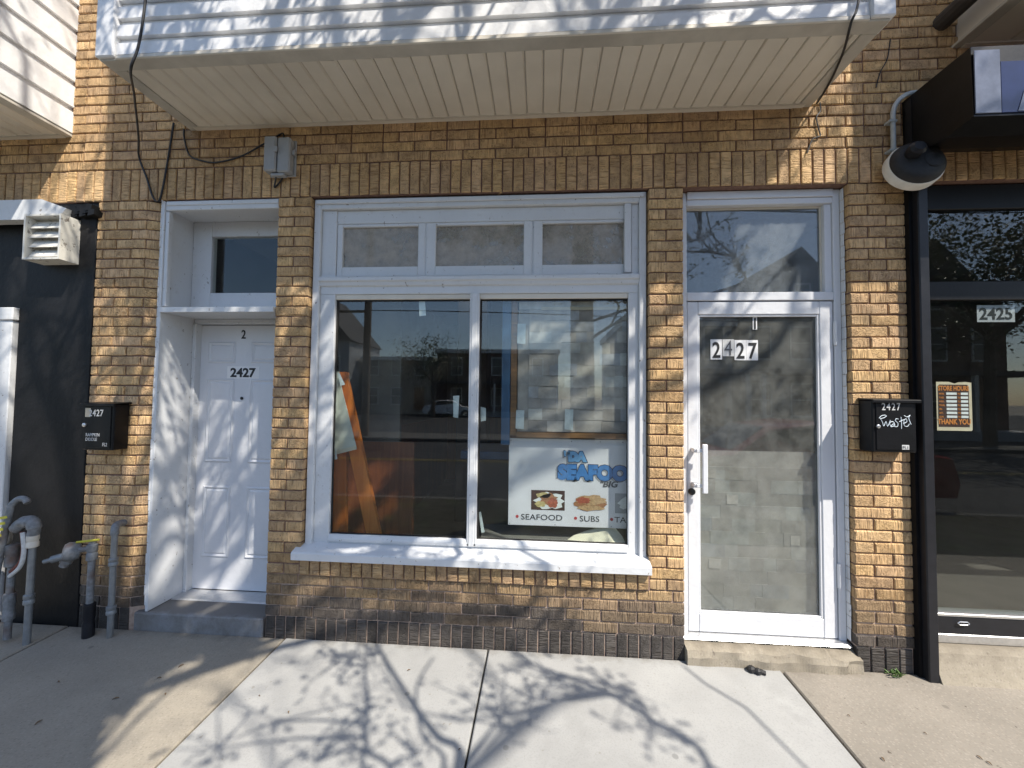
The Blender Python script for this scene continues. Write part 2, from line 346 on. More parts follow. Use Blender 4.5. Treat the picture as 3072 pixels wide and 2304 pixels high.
# ------------------------------------------------------------------ ground, road, pavement
gr = MB(); gr.box(-600, 600, -900, -.02, -1.0, -.45); struct(gr.build('ground', 'old'))
rd = MB(); rd.prism([(-3.95, -.275), (-13.05, -.275), (-13.05, -.44), (-3.95, -.44)], 'x', -120, 120); road = struct(rd.build('road', 'asphalt'))
mk = MB()
for y in (-8.42, -8.62): mk.box(-120, 120, y-.05, y+.05, -.274, -.271)
struct(mk.build('road_marking', 'yellow', road)); del road['kind']; road['kind'] = 'structure'
mk = MB(); mk.prism([(2.2, -6.2), (4.2, -6.2), (4.2, -6.35), (2.2, -6.35)], 'z', -.274, -.271); mk.prism([(4.2, -6.0), (5.2, -6.27), (4.2, -6.55)], 'z', -.274, -.271); mk.build('road_arrow', 'roadwhite', road)
kb = MB(); kb.box(-120, 120, -3.94, -3.78, -.45, -.127, c=.02); struct(kb.build('kerb', 'darkconc'))
kb = MB(); kb.box(-120, 120, -13.22, -13.06, -.45, -.15, c=.02); struct(kb.build('kerb', 'asphalt'))
fp = MB(); fp.box(-120, 120, -15.6, -13.23, -.44, -.15); struct(fp.build('far_pavement', 'darkconc'))
fp = MB(); fp.box(-120, 120, -60, -15.61, -.44, -.155); struct(fp.build('parking_lot', 'asphalt'))
pv = MB(); pv.box(-30, 30, -3.77, .3, -.45, -.145); pav = struct(pv.build('pavement', 'soil'))
def slab(x0, x1, y0, y1, mt, dz=0, c=.006):
    s = MB(); z0 = gz(y0)+dz; z1 = gz(y1)+dz
    n = 5; ring = []
    s.add([(x0, y0, z0-.10), (x1, y0, z0-.10), (x1, y1, z1-.10), (x0, y1, z1-.10),
           (x0, y0, z0-c), (x1, y0, z0-c), (x1, y1, z1-c), (x0, y1, z1-c),
           (x0+c, y0+c, z0), (x1-c, y0+c, z0), (x1-c, y1-c, z1), (x0+c, y1-c, z1)],
          [(0, 3, 2, 1), (0, 1, 5, 4), (1, 2, 6, 5), (2, 3, 7, 6), (3, 0, 4, 7), (4, 5, 9, 8), (5, 6, 10, 9), (6, 7, 11, 10), (7, 4, 8, 11), (8, 9, 10, 11)])
    return s.build('paving_slab', mt, pav)
Y0, Y1, Y2 = -1.95, .0, -3.76
for (x0, x1, mt, dz) in ((-1.548, -.3, 'new', .004), (-.29, 1.345, 'new', .004), (-3.0, -1.562, 'old', 0), (-4.5, -3.012, 'old', .003), (1.36, 2.9, 'aggregate', .0), (2.91, 4.4, 'old', .002)):
    slab(x0, x1, Y0, Y1-.003, mt, dz)
for i in range(8):
    slab(-4.512-1.5*(i+1), -4.52-1.5*i, Y0, Y1-.003, 'old'); slab(4.41+1.5*i, 4.4+1.5*(i+1), Y0, Y1-.003, 'old')

vg = MB(); vg.prism([(-1.96, -.072), (-3.77, -.128), (-3.77, -.14), (-1.96, -.14)], 'x', -30, 30); struct(vg.build('added_verge', 'added_verge'))  # strip added out of view so the window reflects dark ground

# ------------------------------------------------------------------ the brick building
BLD = thing('brick_building', (0, .2, 0), 'tan wire-cut brick row building with white shop window between two doors', 'building')
COURSE = (2.77-.131)/41
bricks = []
TAN = [tuple(v*k for v, k in zip(c, (1.86, 1.84, 1.86))) for c in [(.37, .255, .135), (.345, .235, .125), (.39, .27, .13), (.355, .245, .15), (.31, .215, .125), (.40, .285, .155), (.335, .225, .11)]]
TAVG = [sum(c[i] for c in TAN)/len(TAN) for i in range(3)]
def btint(z, kind):
    c = random.choice(TAN); k = random.uniform(.86, 1.09)
    c = [(.55*x+.45*a)*k for x, a in zip(c, TAVG)]
    if kind == 'base':
        g = random.uniform(.055, .10); c = [g*1.02, g*.93, g*.88]
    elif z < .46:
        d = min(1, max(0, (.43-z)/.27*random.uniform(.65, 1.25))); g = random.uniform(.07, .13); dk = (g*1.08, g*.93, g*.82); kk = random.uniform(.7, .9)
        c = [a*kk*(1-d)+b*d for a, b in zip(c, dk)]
    return c
def brick(front, z0, z1, along='x', kind='wall', depth=.095, proud=0, j=.0040):
    """front: plan polyline of the visible face from left to right; z0..z1 incl. half joints"""
    dz = random.uniform(-.0006, .0006); py = -proud-random.uniform(0, .0035)
    pts = [Vector((x, y+py)) for x, y in front]
    d0 = (pts[1]-pts[0]).normalized(); d1 = (pts[-1]-pts[-2]).normalized()
    pts[0] = pts[0]+d0*j; pts[-1] = pts[-1]-d1*j
    cols = []                                  # (x, y, inset flag)
    n0 = Vector((-d0.y, d0.x)); n1 = Vector((-d1.y, d1.x))
    cols.append((pts[0]+n0*depth, 0)); cols.append((pts[0]+n0*.004, 0)); cols.append((pts[0]+d0*.004, 0))
    if len(pts) == 2:
        ln = (pts[1]-pts[0]).length
        for f in ((.5,) if ln < .13 else (.33, .67)): cols.append((pts[0].lerp(pts[1], f), 1))
    else:
        for p in pts[1:-1]: cols.append((p, 1))
    cols.append((pts[-1]-d1*.004, 0)); cols.append((pts[-1]+n1*.004, 0)); cols.append((pts[-1]+n1*depth, 0))
    za, zb = z0+j+dz, z1-j+dz; vs = []; uv = []; u = 0; prev = None; cx = sum(p.x for p in pts)/len(pts)
    ou, ov = random.uniform(0, 9), random.uniform(0, 9)
    chip = random.randrange(1, len(cols)-1) if random.random() < .16 else -1; ci = -1
    for p, fl in cols:
        ci += 1
        u += (p-prev).length if prev is not None else 0; prev = p
        ja, jb = random.uniform(-.0020, .0020), random.uniform(-.0020, .0020)
        if ci == chip: ja += random.choice((0, .006)); jb -= random.choice((.003, .007))
        for k, z in enumerate((za+ja, za+.0045+ja, zb-.0045+jb, zb+jb)):
            q = p.copy()
            if k in (0, 3): q.y += .004
            vs.append((q.x, q.y, z)); uv.append((ou+u, ov+z-za) if along == 'x' else (ou+z-za, ov+u))
    nc = len(cols); fs = []
    for i in range(nc-1):
        for k in range(3): fs.append((i*4+k, (i+1)*4+k, (i+1)*4+k+1, i*4+k+1))
    fs.append(tuple(i*4 for i in range(nc))[::-1]); fs.append(tuple(i*4+3 for i in range(nc)))
    c = Vector((cx, py, (za+zb)/2)); v = in_view(c); ar = 0
    if v and -20 < v[0] < 3092 and -20 < v[1] < 2324:
        ar = (pts[-1]-pts[0]).length*(zb-za)*abs((CAM-c).normalized().y)/(v[2]**2)
    bricks.append((ar, vs, fs, uv, btint(z0, kind)))
def row(x0, x1, z0, z1, widths, kind='wall', proud=0, start=0):
    x = x0; i = start
    while x < x1-.02:
        wd = widths[i % len(widths)]; xe = min(x+wd, x1)
        if x1-xe < .03: xe = x1
        brick([(x, 0), (xe, 0)], z0, z1, 'x', kind, proud=proud); x = xe; i += 1
def soldiers(x0, x1, z0, z1, pitch, kind='wall', proud=0):
    n = max(1, round((x1-x0)/pitch)); p = (x1-x0)/n
    for i in range(n): brick([(x0+i*p, 0), (x0+(i+1)*p, 0)], z0, z1, 'z', kind, proud=proud)
# piers and the apron under the window
soldiers(-1.690, .845, -.03, .131, .0655, 'base'); soldiers(1.774, 2.076, -.03, .131, .0755, 'base'); soldiers(-2.95, -2.60, -.03, .131, .0655, 'base')
for i in range(41):
    z0 = .131+i*COURSE; z1 = z0+COURSE
    for (a, b) in ((-1.695, -1.472), (.638, .845)):
        if i < 4: continue
        if i % 2: row(a, b, z0, z1, [b-a])
        else: row(a, b, z0, z1, [(b-a)/2])
    if i < 4: row(-1.695, .845, z0, z1, [.206], start=0) if i % 2 else (row(-1.695, -1.595, z0, z1, [.1]), row(-1.595, .845, z0, z1, [.206]))
    # right pier with its reveal towards the door
    if i % 2: row(1.774, 2.09, z0, z1, [.206, .11])
    else: row(1.774, 2.09, z0, z1, [.108, .208])
    # left pier, outer brick splayed back to the white jamb
    if i % 2: row(-2.95, -2.70, z0, z1, [.05, .2]); brick([(-2.70, 0), (-2.605, 0), (-2.492, .045)], z0, z1)
    else: row(-2.95, -2.60, z0, z1, [.145, .205]); brick([(-2.60, .001), (-2.492, .045)], z0, z1)
for a in range(32): pass
soldiers(-1.472, .638, .39, .492, .0665, 'wall', proud=.016)
# lintel of soldiers and the courses above it
soldiers(-3.9, 2.95, 2.77, 2.982, .0655)
for i in range(22):
    z0 = 2.982+i*COURSE; z1 = z0+COURSE; off = .103*(i % 2)
    spans = []
    if z0 < 3.20: spans = [(-3.9, 2.95)]
    else:
        spans = [(-3.17, -2.29), (1.55, 2.95 if z0 < 3.5 else 2.40)]
    for a, b in spans:
        s = a if abs(a+3.9) > .01 else -3.9
        st = -4.0-off if i % 6 != 2 else -4.0
        wd = [.206] if i % 6 != 2 else [.206, .103]
        x = st; k = 0
        while x < b-.02:
            xe = x+wd[k % len(wd)]; k += 1
            x0, x1 = max(x, a), min(xe, b)
            if x1-x0 > .025: brick([(x0, 0), (x1, 0)], z0, z1)
            x = xe
bricks.sort(key=lambda t: -t[0])
def brick_mesh(name, lst):
    vs, fs, uv, tn = [], [], [], []
    ox = Vector(ORG[BLD.name_full])
    for ar, v, f, u, t in lst:
        o = len(vs); vs += [tuple(Vector(p)-ox) for p in v]; fs += [tuple(i+o for i in q) for q in f]; uv += u; tn += [(*t, 1)]*len(v)
    me = bpy.data.meshes.new(name); me.from_pydata(vs, [], fs); me.materials.append(M['brick'])
    l = me.uv_layers.new(name='UVMap'); li = [0]*len(me.loops); me.loops.foreach_get('vertex_index', li)
    l.data.foreach_set('uv', [c for i in li for c in uv[i]])
    at = me.color_attributes.new('tint', 'FLOAT_COLOR', 'POINT'); at.data.foreach_set('color', [c for t in tn for c in t])
    bm = bmesh.new(); bm.from_mesh(me); bmesh.ops.recalc_face_normals(bm, faces=bm.faces); bm.to_mesh(me); bm.free()
    ob = bpy.data.objects.new(name, me); COL.objects.link(ob); ob.parent = BLD; return ob
NB = 300
for b in bricks[:NB]: brick_mesh('brick', [b])
rest = brick_mesh('brick_field', bricks[NB:]); rest['kind'] = 'stuff'
# mortar bed behind the bricks (recessed joints)
mo = MB(); MY = .0075
for (x0, x1, z0, z1) in ((-2.945, -2.61, -.05, 2.768), (-1.690, -1.479, .39, 2.768), (.645, .838, .39, 2.768), (1.781, 2.085, -.05, 2.768), (-1.690, .838, -.05, .388),
                         (-3.95, 3.4, 2.772, 4.6)):
    mo.box(x0, x1, MY, .085, z0, z1)
mo.prism([(-2.61, MY), (-2.60, MY), (-2.500, .052), (-2.500, .1), (-2.61, .1)], 'z', -.05, 2.768)
mo.box(-1.479, .645, MY-.012, .085, .3885, .488)
mo.build('mortar_bed', 'mortar', BLD)
bk = MB()                                                   # masonry core behind the facing
bk.box(-3.95, 3.4, .087, .30, 2.80, 7.2); bk.box(-4.6, 3.4, .3, 6.0, 3.0, 7.3)
bk.build('wall_core', 'roomdark', BLD)
# interior room behind the glass
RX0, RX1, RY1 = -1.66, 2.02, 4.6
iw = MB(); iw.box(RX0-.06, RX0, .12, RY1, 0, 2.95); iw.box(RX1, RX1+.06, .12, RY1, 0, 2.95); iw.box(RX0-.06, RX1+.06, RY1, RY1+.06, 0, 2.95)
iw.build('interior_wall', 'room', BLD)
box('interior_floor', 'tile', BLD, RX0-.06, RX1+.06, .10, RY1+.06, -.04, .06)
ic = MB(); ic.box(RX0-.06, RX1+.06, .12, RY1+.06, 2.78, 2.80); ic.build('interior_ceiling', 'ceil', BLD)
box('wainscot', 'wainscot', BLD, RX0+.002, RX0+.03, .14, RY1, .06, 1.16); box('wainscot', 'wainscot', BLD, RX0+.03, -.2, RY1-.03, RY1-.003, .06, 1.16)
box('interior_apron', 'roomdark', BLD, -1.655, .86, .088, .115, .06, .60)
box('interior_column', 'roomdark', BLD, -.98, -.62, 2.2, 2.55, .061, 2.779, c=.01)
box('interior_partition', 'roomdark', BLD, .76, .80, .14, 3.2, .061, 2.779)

# ---- shop window
WIN = MB(); 
wc = WIN
wc.box(-1.468, -1.425, .030, .085, .50, 2.765, c=.004); wc.box(.592, .634, .030, .085, .50, 2.765, c=.004)
wc.box(-1.425, .592, .030, .085, 2.700, 2.765, c=.004)
wc.box(-1.455, .622, .018, .0302, 2.728, 2.758, c=.005)
SW = wc.build('shop_window', 'white', BLD)
fr = MB(); F0, F1 = .052, .095
fr.box(-1.4245, -1.325, F0, F1, .56, 2.1495, c=.003); fr.box(.532, .5915, F0, F1, .56, 2.1495, c=.003)
fr.box(-1.4245, .5915, F0, F1, 2.15, 2.245, c=.003)
fr.box(-1.4245, -1.3275, F0, F1, 2.245, 2.6995, c=.003); fr.box(.5485, .5915, F0, F1, 2.245, 2.6995, c=.003)
fr.box(-1.327, .548, F0+.006, F1, 2.612, 2.6995, c=.003)
fr.build('window_frame', 'white', SW)
rl = MB(); rl.prism([(.062, 2.268), (.034, 2.262), (.022, 2.250), (.022, 2.232), (.034, 2.224), (.038, 2.205), (.050, 2.198), (.062, 2.196)], 'x', -1.424, .591); rl.build('transom_moulding', 'white', SW)
st = MB(); st.box(.505, .545, .036, F0+.001, 2.27, 2.698, c=.003); st.build('stop_bead', 'white', SW)
mu = MB(); mu.box(-.445, -.385, .040, F1, .585, 2.149, c=.004); mu.box(-.432, -.398, .034, .0402, .585, 2.149, c=.003); mu.build('mullion', 'white', SW)
br = MB(); br.box(-1.3245, .5315, F0, F1, .555, .622, c=.003); br.prism([(.0515, .625), (.0515, .585), (.040, .585), (.040, .600)], 'x', -1.3245, .5315); br.build('bottom_rail', 'white', SW)
hd = MB(); hd.box(-1.3245, -.4455, .060, F1, 2.118, 2.1495, c=.003); hd.box(-.3845, .5315, .060, F1, 2.118, 2.1495, c=.003); hd.build('head_bead', 'cream', SW)
sl_ = MB(); sl_.prism([(-.050, .495), (-.050, .534), (-.044, .542), (.052, .572), (.085, .572), (.085, .494)], 'x', -1.506, .645); sl_.build('window_sill', 'white', SW)
for i, (a, b) in enumerate(((-1.326, -.745), (-.735, -.062), (-.052, .548))):
    t = MB(); px0, px1 = ((-1.290, -.790), (-.676, -.113), (.004, .508))[i]; za, zb = 2.330, 2.592
    t.box(a, px0, .060, .094, 2.27, 2.611, c=.003); t.box(px1, b, .060, .094, 2.27, 2.611, c=.003)
    t.box(px0, px1, .0605, .0935, zb, 2.611, c=.003); t.box(px0, px1, .0605, .0935, 2.27, za, c=.003)
    ts = t.build('transom_sash', 'white', SW)
    box('transom_pane', 'transomglass', SW, px0-.003, px1+.003, .078, .081, za-.003, zb+.003)
box('transom_backing', 'taupe', SW, -1.33, .55, .0955, .101, 2.262, 2.66)
bars = MB()
for x in (-.7405, -.057): bars.box(x-.0045, x+.0045, .066, .094, 2.27, 2.611)
bars.build('sash_bar', 'white', SW)
for (a, b) in ((-1.3255, -.4445), (-.3855, .5325)):
    box('pane', 'glass', SW, a, b, .076, .080, .618, 2.122)
    g = MB(); q = .012
    g.box(a, a+q, .0715, .0755, .62, 2.12); g.box(b-q*.5, b, .0715, .0755, .62, 2.12); g.box(a+q, b-q*.5, .0715, .0755, 2.108, 2.12); g.box(a+q, b-q*.5, .0715, .0755, .62, .630)
    g.build('glazing_seal', 'gasket', SW)
def sheet(name, mt, parent, quad, y, bow=.004, n=4):
    """thin wavy sheet of paper or tape; quad = 4 corners (x,z) from top left clockwise"""
    s = MB(); a, b, c, d = [Vector(p) for p in quad]; vs = []; fs = []
    for i in range(n+1):
        for j in range(n+1):
            u, v = j/n, i/n; p = a.lerp(b, u).lerp(d.lerp(c, u), v)
            yy = y-bow*(.5+.5*math.sin(u*3.1+v*4.3+a.x*17)); vs.append((p.x, yy, p.y))
    k = (n+1)**2; vs += [(x, yy+.0008, z) for x, yy, z in vs]
    for i in range(n):
        for j in range(n):
            q = (i*(n+1)+j, i*(n+1)+j+1, (i+1)*(n+1)+j+1, (i+1)*(n+1)+j); fs.append(q); fs.append(tuple(k+t for t in q[::-1]))
    ed = [j for j in range(n+1)]+[i*(n+1)+n for i in range(1, n+1)]+[n*(n+1)+j for j in range(n-1, -1, -1)]+[i*(n+1) for i in range(n-1, 0, -1)]
    for i in range(len(ed)): p, q = ed[i], ed[(i+1) % len(ed)]; fs.append((p, k+p, k+q, q))
    return s.add(vs, fs).build(name, mt, parent, smooth=True)
for q in ([(-.786, 2.112), (-.745, 2.112), (-.738, 2.02), (-.78, 2.015)], [(-1.318, 1.648), (-1.30, 1.645), (-1.262, 1.57), (-1.292, 1.562)],
          [(-.552, 1.505), (-.512, 1.508), (-.517, 1.365), (-.548, 1.37)], [(-.378, 1.44), (-.342, 1.43), (-.34, 1.352), (-.372, 1.346)],
          [(-.378, .78), (-.364, .785), (-.338, .66), (-.358, .652)], [(-1.318, 1.16), (-1.309, 1.15), (-1.30, 1.09), (-1.318, 1.085)]):
    sheet('tape_strip', 'tape', SW, q, .0885, .003)

# ---- left door, set back in a white box
LD = box('entrance_door', 'whitedoor', BLD, -2.487, -1.700, .300, .345, .122, 1.995, c=.002)
def panel(x0, x1, z0, z1, parent):
    p = MB(); y = .2995; w_ = .024
    o = [(x0, z0), (x1, z0), (x1, z1), (x0, z1)]; i1 = [(x0+w_*.45, z0+w_*.45), (x1-w_*.45, z0+w_*.45), (x1-w_*.45, z1-w_*.45), (x0+w_*.45, z1-w_*.45)]
    i2 = [(x0+w_, z0+w_), (x1-w_, z0+w_), (x1-w_, z1-w_), (x0+w_, z1-w_)]; i3 = [(x0+w_*1.5, z0+w_*1.5), (x1-w_*1.5, z0+w_*1.5), (x1-w_*1.5, z1-w_*1.5), (x0+w_*1.5, z1-w_*1.5)]
    vs = [(x, y, z) for x, z in o]+[(x, y-.007, z) for x, z in i1]+[(x, y-.0005, z) for x, z in i2]+[(x, y-.006, z) for x, z in i3]
    fs = [(r*4+k, r*4+(k+1) % 4, r*4+4+(k+1) % 4, r*4+4+k) for r in range(3) for k in range(4)]+[(12, 13, 14, 15)]
    return p.add(vs, fs).build('door_panel', 'whitedoor', parent)
for (x0, x1) in ((-2.395, -2.185), (-2.070, -1.86)):
    panel(x0, x1, 1.722, 1.877, LD); panel(x0, x1, 1.012, 1.612, LD); panel(x0, x1, .345, .848, LD)
text('house_number', '2', .088, 'ink', LD, (-2.131, .2985, 1.900), bold=.001, align='CENTER', xs=.8)
text('house_number', '2427', .088, 'ink', LD, (-2.127, .2985, 1.625), bold=.0028, align='CENTER', xs=1.06)
bp = MB(); bp.box(-2.245, -2.005, .2988, .2994, 1.612, 1.70); bp.build('number_backing', 'vinyl', LD)
MB().lathe([(.011, 0), (.011, .004), (.006, .006)], (-2.127, .2985, 1.471), (0, -1, 0), 14).build('peephole', 'charcoal', LD)
db = MB()
db.box(-2.497, -2.478, .004, .36, .112, 2.765, c=.002)                                    # outer jamb board
db.box(-1.708, -1.694, .09, .36, .112, 2.765)
db.build('door_jamb', 'white', BLD)
db = MB(); db.box(-2.4775, -2.452, .012, .04, 2.07, 2.70, c=.003); db.box(-2.4775, -2.452, .25, .36, .112, 1.999, c=.003); db.box(-2.4775, -1.7085, .262, .36, 1.9995, 2.034, c=.003); db.build('door_stop', 'white', BLD)
db = MB(); db.box(-2.4775, -1.696, .010, .06, 2.705, 2.768, c=.004); db.box(-2.470, -1.696, .0035, .0105, 2.735, 2.76, c=.003); db.box(-2.4775, -1.696, .06, .36, 2.72, 2.765); db.build('door_head', 'white', BLD)
lg = MB(); lg.prism([(-.012, 2.026), (-.012, 2.058), (.06, 2.064), (.30, 2.072), (.36, 2.072), (.36, 2.036), (.06, 2.030)], 'x', -2.476, -1.697); lg.build('door_ledge', 'white', BLD)
tr = MB(); ty = .225
tr.box(-2.4775, -2.335, ty, ty+.05, 2.075, 2.7195, c=.003); tr.box(-2.3345, -1.709, ty, ty+.05, 2.615, 2.7195, c=.003); tr.box(-2.3345, -1.709, ty, ty+.05, 2.075, 2.212, c=.003)
tr.box(-2.4775, -1.709, ty-.03, ty-.001, 2.073, 2.10, c=.004)
trf = tr.build('transom_frame', 'white', BLD)
box('transom_pane', 'darkglass', trf, -2.337, -1.71, ty+.02, ty+.024, 2.21, 2.617)
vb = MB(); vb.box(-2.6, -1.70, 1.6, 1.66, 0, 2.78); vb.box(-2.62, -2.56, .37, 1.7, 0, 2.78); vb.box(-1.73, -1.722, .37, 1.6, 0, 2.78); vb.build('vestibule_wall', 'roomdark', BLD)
ds = MB(); ds.box(-2.565, -1.705, -.004, .36, -.06, .108, c=.008); ds.build('door_step', 'greystep', BLD)
th = MB(); th.prism([(.165, .1085), (.175, .116), (.29, .121), (.299, .119), (.299, .1085)], 'x', -2.4765, -1.709); th.build('threshold', 'silver', BLD)
ck = MB()
for k in range(40):
    z = .15+k*.066; ck.box(-2.503+random.uniform(-.002, .002), -2.493, .001+random.uniform(-.002, .002), .03, z, z+.064, c=.003)
ck.build('caulk_bead', 'white', BLD)

# ---- right door, aluminium and glass
DY = .062
rf = MB()
rf.box(.842, .883, DY, .13, .118, 2.768, c=.003); rf.box(1.732, 1.772, DY, .13, .118, 2.768, c=.003)
rf.box(.8835, 1.7315, DY-.010, .13, 2.722, 2.768, c=.003); rf.box(.8835, 1.7315, DY, .13, 2.685, 2.7215, c=.003)
rf.box(.8835, 1.7315, DY, .13, 2.100, 2.150, c=.003); rf.box(1.690, 1.7315, DY+.012, .13, 2.1505, 2.6845, c=.003)
RF = rf.build('door_frame', 'alu', BLD)
box('transom_pane', 'skyhazeglass', RF, .8835, 1.6905, .105, .109, 2.1505, 2.685)
tb = MB(); tb.box(.884, 1.69, .0985, .1045, 2.672, 2.6845); tb.box(1.680, 1.6895, .0985, .1045, 2.151, 2.672); tb.build('glazing_bead', 'cream', RF)
dl = MB(); LY = DY+.006
dl.box(.887, .950, LY, LY+.045, .130, 2.094, c=.004); dl.box(1.652, 1.728, LY, LY+.045, .130, 2.094, c=.004)
dl.box(.9503, 1.6517, LY, LY+.045, 2.016, 2.094, c=.004); dl.box(.9503, 1.6517, LY, LY+.045, .130, .236, c=.004)
RD = dl.build('glass_door', 'alu', BLD)
box('pane', 'dustyglass', RD, .949, 1.653, LY+.022, LY+.026, .235, 2.017)
gb = MB(); gb.box(.951, .962, LY+.006, LY+.0215, .237, 2.015, c=.002); gb.box(1.640, 1.651, LY+.006, LY+.0215, .237, 2.015, c=.002); gb.box(.9625, 1.6395, LY+.006, LY+.0215, 2.004, 2.015, c=.002); gb.box(.9625, 1.6395, LY+.006, LY+.0215, .237, .248, c=.002); gb.build('glazing_bead', 'alu', RD)
hb = MB(); hb.box(.944, .974, -.010, .004, .955, 1.240, c=.004); hb.box(.915, .974, .0045, .016, 1.190, 1.212, c=.003); hb.box(.915, .974, .0045, .016, .985, 1.007, c=.003); hb.box(.905, .930, .0165, LY-.001, 1.188, 1.214, c=.003); hb.box(.905, .930, .0165, LY-.001, .983, 1.009, c=.003)
hb.build('pull_handle', 'alu', RD)
MB().lathe([(.020, 0), (.020, .012), (.015, .018)], (.908, LY+.001, .950), (0, -1, 0), 18).build('lock_cylinder', 'lump', RD)
for z in (1.83, .42):
    h = MB(); h.box(1.7235, 1.742, LY-.014, LY-.002, z, z+.14, c=.003); h.tube([(1.733, LY-.014, z), (1.733, LY-.014, z+.14)], .007, 8); h.build('hinge', 'alu', RD)
gy = LY+.0195
for i, (x, s, dz) in enumerate(((1.031, '2', 0), (1.102, '4', .012), (1.172, '2', -.004), (1.241, '7', -.004))):
    k = MB(); k.box(x, x+.068, gy+.0005, gy+.0015, 1.745+dz-(.0 if i != 1 else -.008), 1.868+(dz if i != 1 else .0), c=.0004); st = k.build('number_sticker', 'sticker' if i != 1 else 'decal', RD)
    text('sticker_digit', s, .135, 'ink' if i != 1 else 'greyink', RD, (x+.034, gy-.0012, 1.757+dz), bold=.0022 if i != 1 else -.001, align='CENTER', xs=.75, depth=.0006)
k = MB(); k.box(1.280, 1.305, gy+.0005, gy+.0015, 1.928, 2.004); k.build('number_sticker', 'sticker', RD); text('sticker_digit', '1', .092, 'ink', RD, (1.292, gy-.0012, 1.933), bold=.002, align='CENTER', xs=.8, depth=.0006)
sp = MB()                                              # worn stone step
nx = 70; pr = [(-.045, -.06), (-.042, .045), (-.030, .078), (.0, .092), (.045, .108), (.13, .110), (.13, -.06)]; vs = []
for i in range(nx+1):
    x = .842+(1.792-.842)*i/nx
    for k, (y, z) in enumerate(pr):
        j = .012*noise.noise(Vector((x*13, k*3.1, 2))) if 0 < k < 5 else 0; jy = .018*noise.noise(Vector((x*11, k*1.7, 9))) if 0 <= k < 4 else 0
        if k == 1 and x > 1.70: jy += .012
        vs.append((x, y+jy, z+j-(.012 if k in (2, 3) and x > 1.62 else 0)))
n_ = len(pr); fs = [(i*n_+k, (i+1)*n_+k, (i+1)*n_+(k+1) % n_, i*n_+(k+1) % n_) for i in range(nx) for k in range(n_)]+[tuple(range(n_)), tuple(range(nx*n_, nx*n_+n_))]
sp.add(vs, fs).build('door_step', 'worn', BLD)
th = MB(); th.prism([(.018, .1115), (.03, .122), (.08, .1285), (.13, .1285), (.13, .1115)], 'x', .846, 1.77); th.build('threshold', 'silver', BLD)
ck = MB()
for k in range(38):
    z = .14+k*.069; ck.box(1.769, 1.7735, .03+random.uniform(-.003, .003), .0615, z, z+.067, c=.002)
ck.build('caulk_bead', 'white', BLD)

# ---- projecting bays with siding and soffit
def bay(name, x0, x1, yb, z0, zt, label, left_side=True, right_side=True, front=True, soffit='cream', post=.085, pitch=.0975, pw=.0975, corem='vinyl'):
    core = MB(); core.box(x0+.03, x1-.03, yb+.03, .09, z0+.02, zt); B = core.build(name, corem, BLD)
    n = int((min(zt, 4.55)-z0-.02)/pitch)
    def prof(z): return [(.004, z+.0005), (-.020, z), (-.0185, z+pitch-.0355), (-.002, z+pitch-.0255), (.002, z+pitch-.0015), (.004, z+pitch-.001)]
    for i in range(n):
        z = z0+.024+i*pitch
        if front: q = MB(); q.prism([(yb+.018+a, b) for a, b in prof(z)], 'x', x0+post-.004, x1-post+.004); q.build('siding_board', 'vinyl', B)
        if right_side: q = MB(); q.prism([(x1-.018-a, b) for a, b in prof(z)], 'y', yb+post-.004, .01); q.build('siding_board', 'vinyl', B)
        if left_side: q = MB(); q.prism([(x0+.018+a, b) for a, b in prof(z)], 'y', yb+post-.004, .01); q.build('siding_board', 'vinyl', B)
    for (xa, xb) in ((x0-.018, x0+post), (x1-post, x1+.018)):
        q = MB(); q.box(xa, xb, yb-.018, yb+post, z0+.004, zt, c=.006); q.build('corner_post', 'vinyl', B)
    q = MB(); q.box(x0+post+.002, x1-post-.002, yb-.008, yb+.03, z0-.004, z0+.020, c=.004); q.build('starter_strip', 'cream', B)
    # soffit frame and panels
    wf = .068; q = MB()
    q.box(x0-.004, x1+.004, yb-.002, yb+wf, z0-.006, z0+.012, c=.003); q.build('fascia_board', 'fascia', B)
    q = MB(); q.box(x0-.004, x0+wf, yb+wf+.001, .012, z0-.006, z0+.012, c=.003); q.build('fascia_board', 'fascia', B)
    q = MB(); q.box(x1-wf, x1+.004, yb+wf+.001, .012, z0-.006, z0+.012, c=.003); q.build('fascia_board', 'fascia', B)
    k = int((x1-x0-2*wf)/pw)+1; a = x0+wf+.001
    for i in range(k):
        xa = a+i*pw; xb = min(xa+pw-.003, x1-wf-.001)
        if xb-xa < .015: continue
        zq = z0; z0 = zq+random.uniform(-.0022, .0012); s_ = MB(); s_.prism([(xa, z0+.016), (xa, z0+.008), (xa+.004, z0+.001), (xb-.010, z0-.002), (xb, z0+.006), (xb, z0+.016)], 'y', yb+wf+.002, -.012); s_.build('soffit_panel', soffit, B); z0 = zq
    q = MB(); q.box(x0+wf*.6, x1-wf*.6, -.030, -.001, z0-.010, z0-.0065); q.box(x0+wf*.6, x1-wf*.6, -.0315, -.0285, z0-.010, z0+.006)
    q.build('soffit_channel', 'cream', B)
    return B
bay('projecting_bay', -2.31, 1.567, -.545, 3.237, 6.4, '')
bay('projecting_bay', -7.2, -3.165, -.545, 3.222, 6.4, '', left_side=False, front=False, post=.075, pitch=.178)
bay('projecting_bay', 2.36, 6.2, -.50, 3.555, 6.4, '', right_side=False, left_side=False, front=False, pw=.21, corem='cream')
MB().tube([(2.30, .0, 3.70), (2.30, -.62, 3.70)], .045, 12).build('bay_beam', 'roomdark', BLD)
box('parapet', 'fascia', BLD, -7.4, 6.4, -.02, .4, 7.3, 7.7, c=.02)

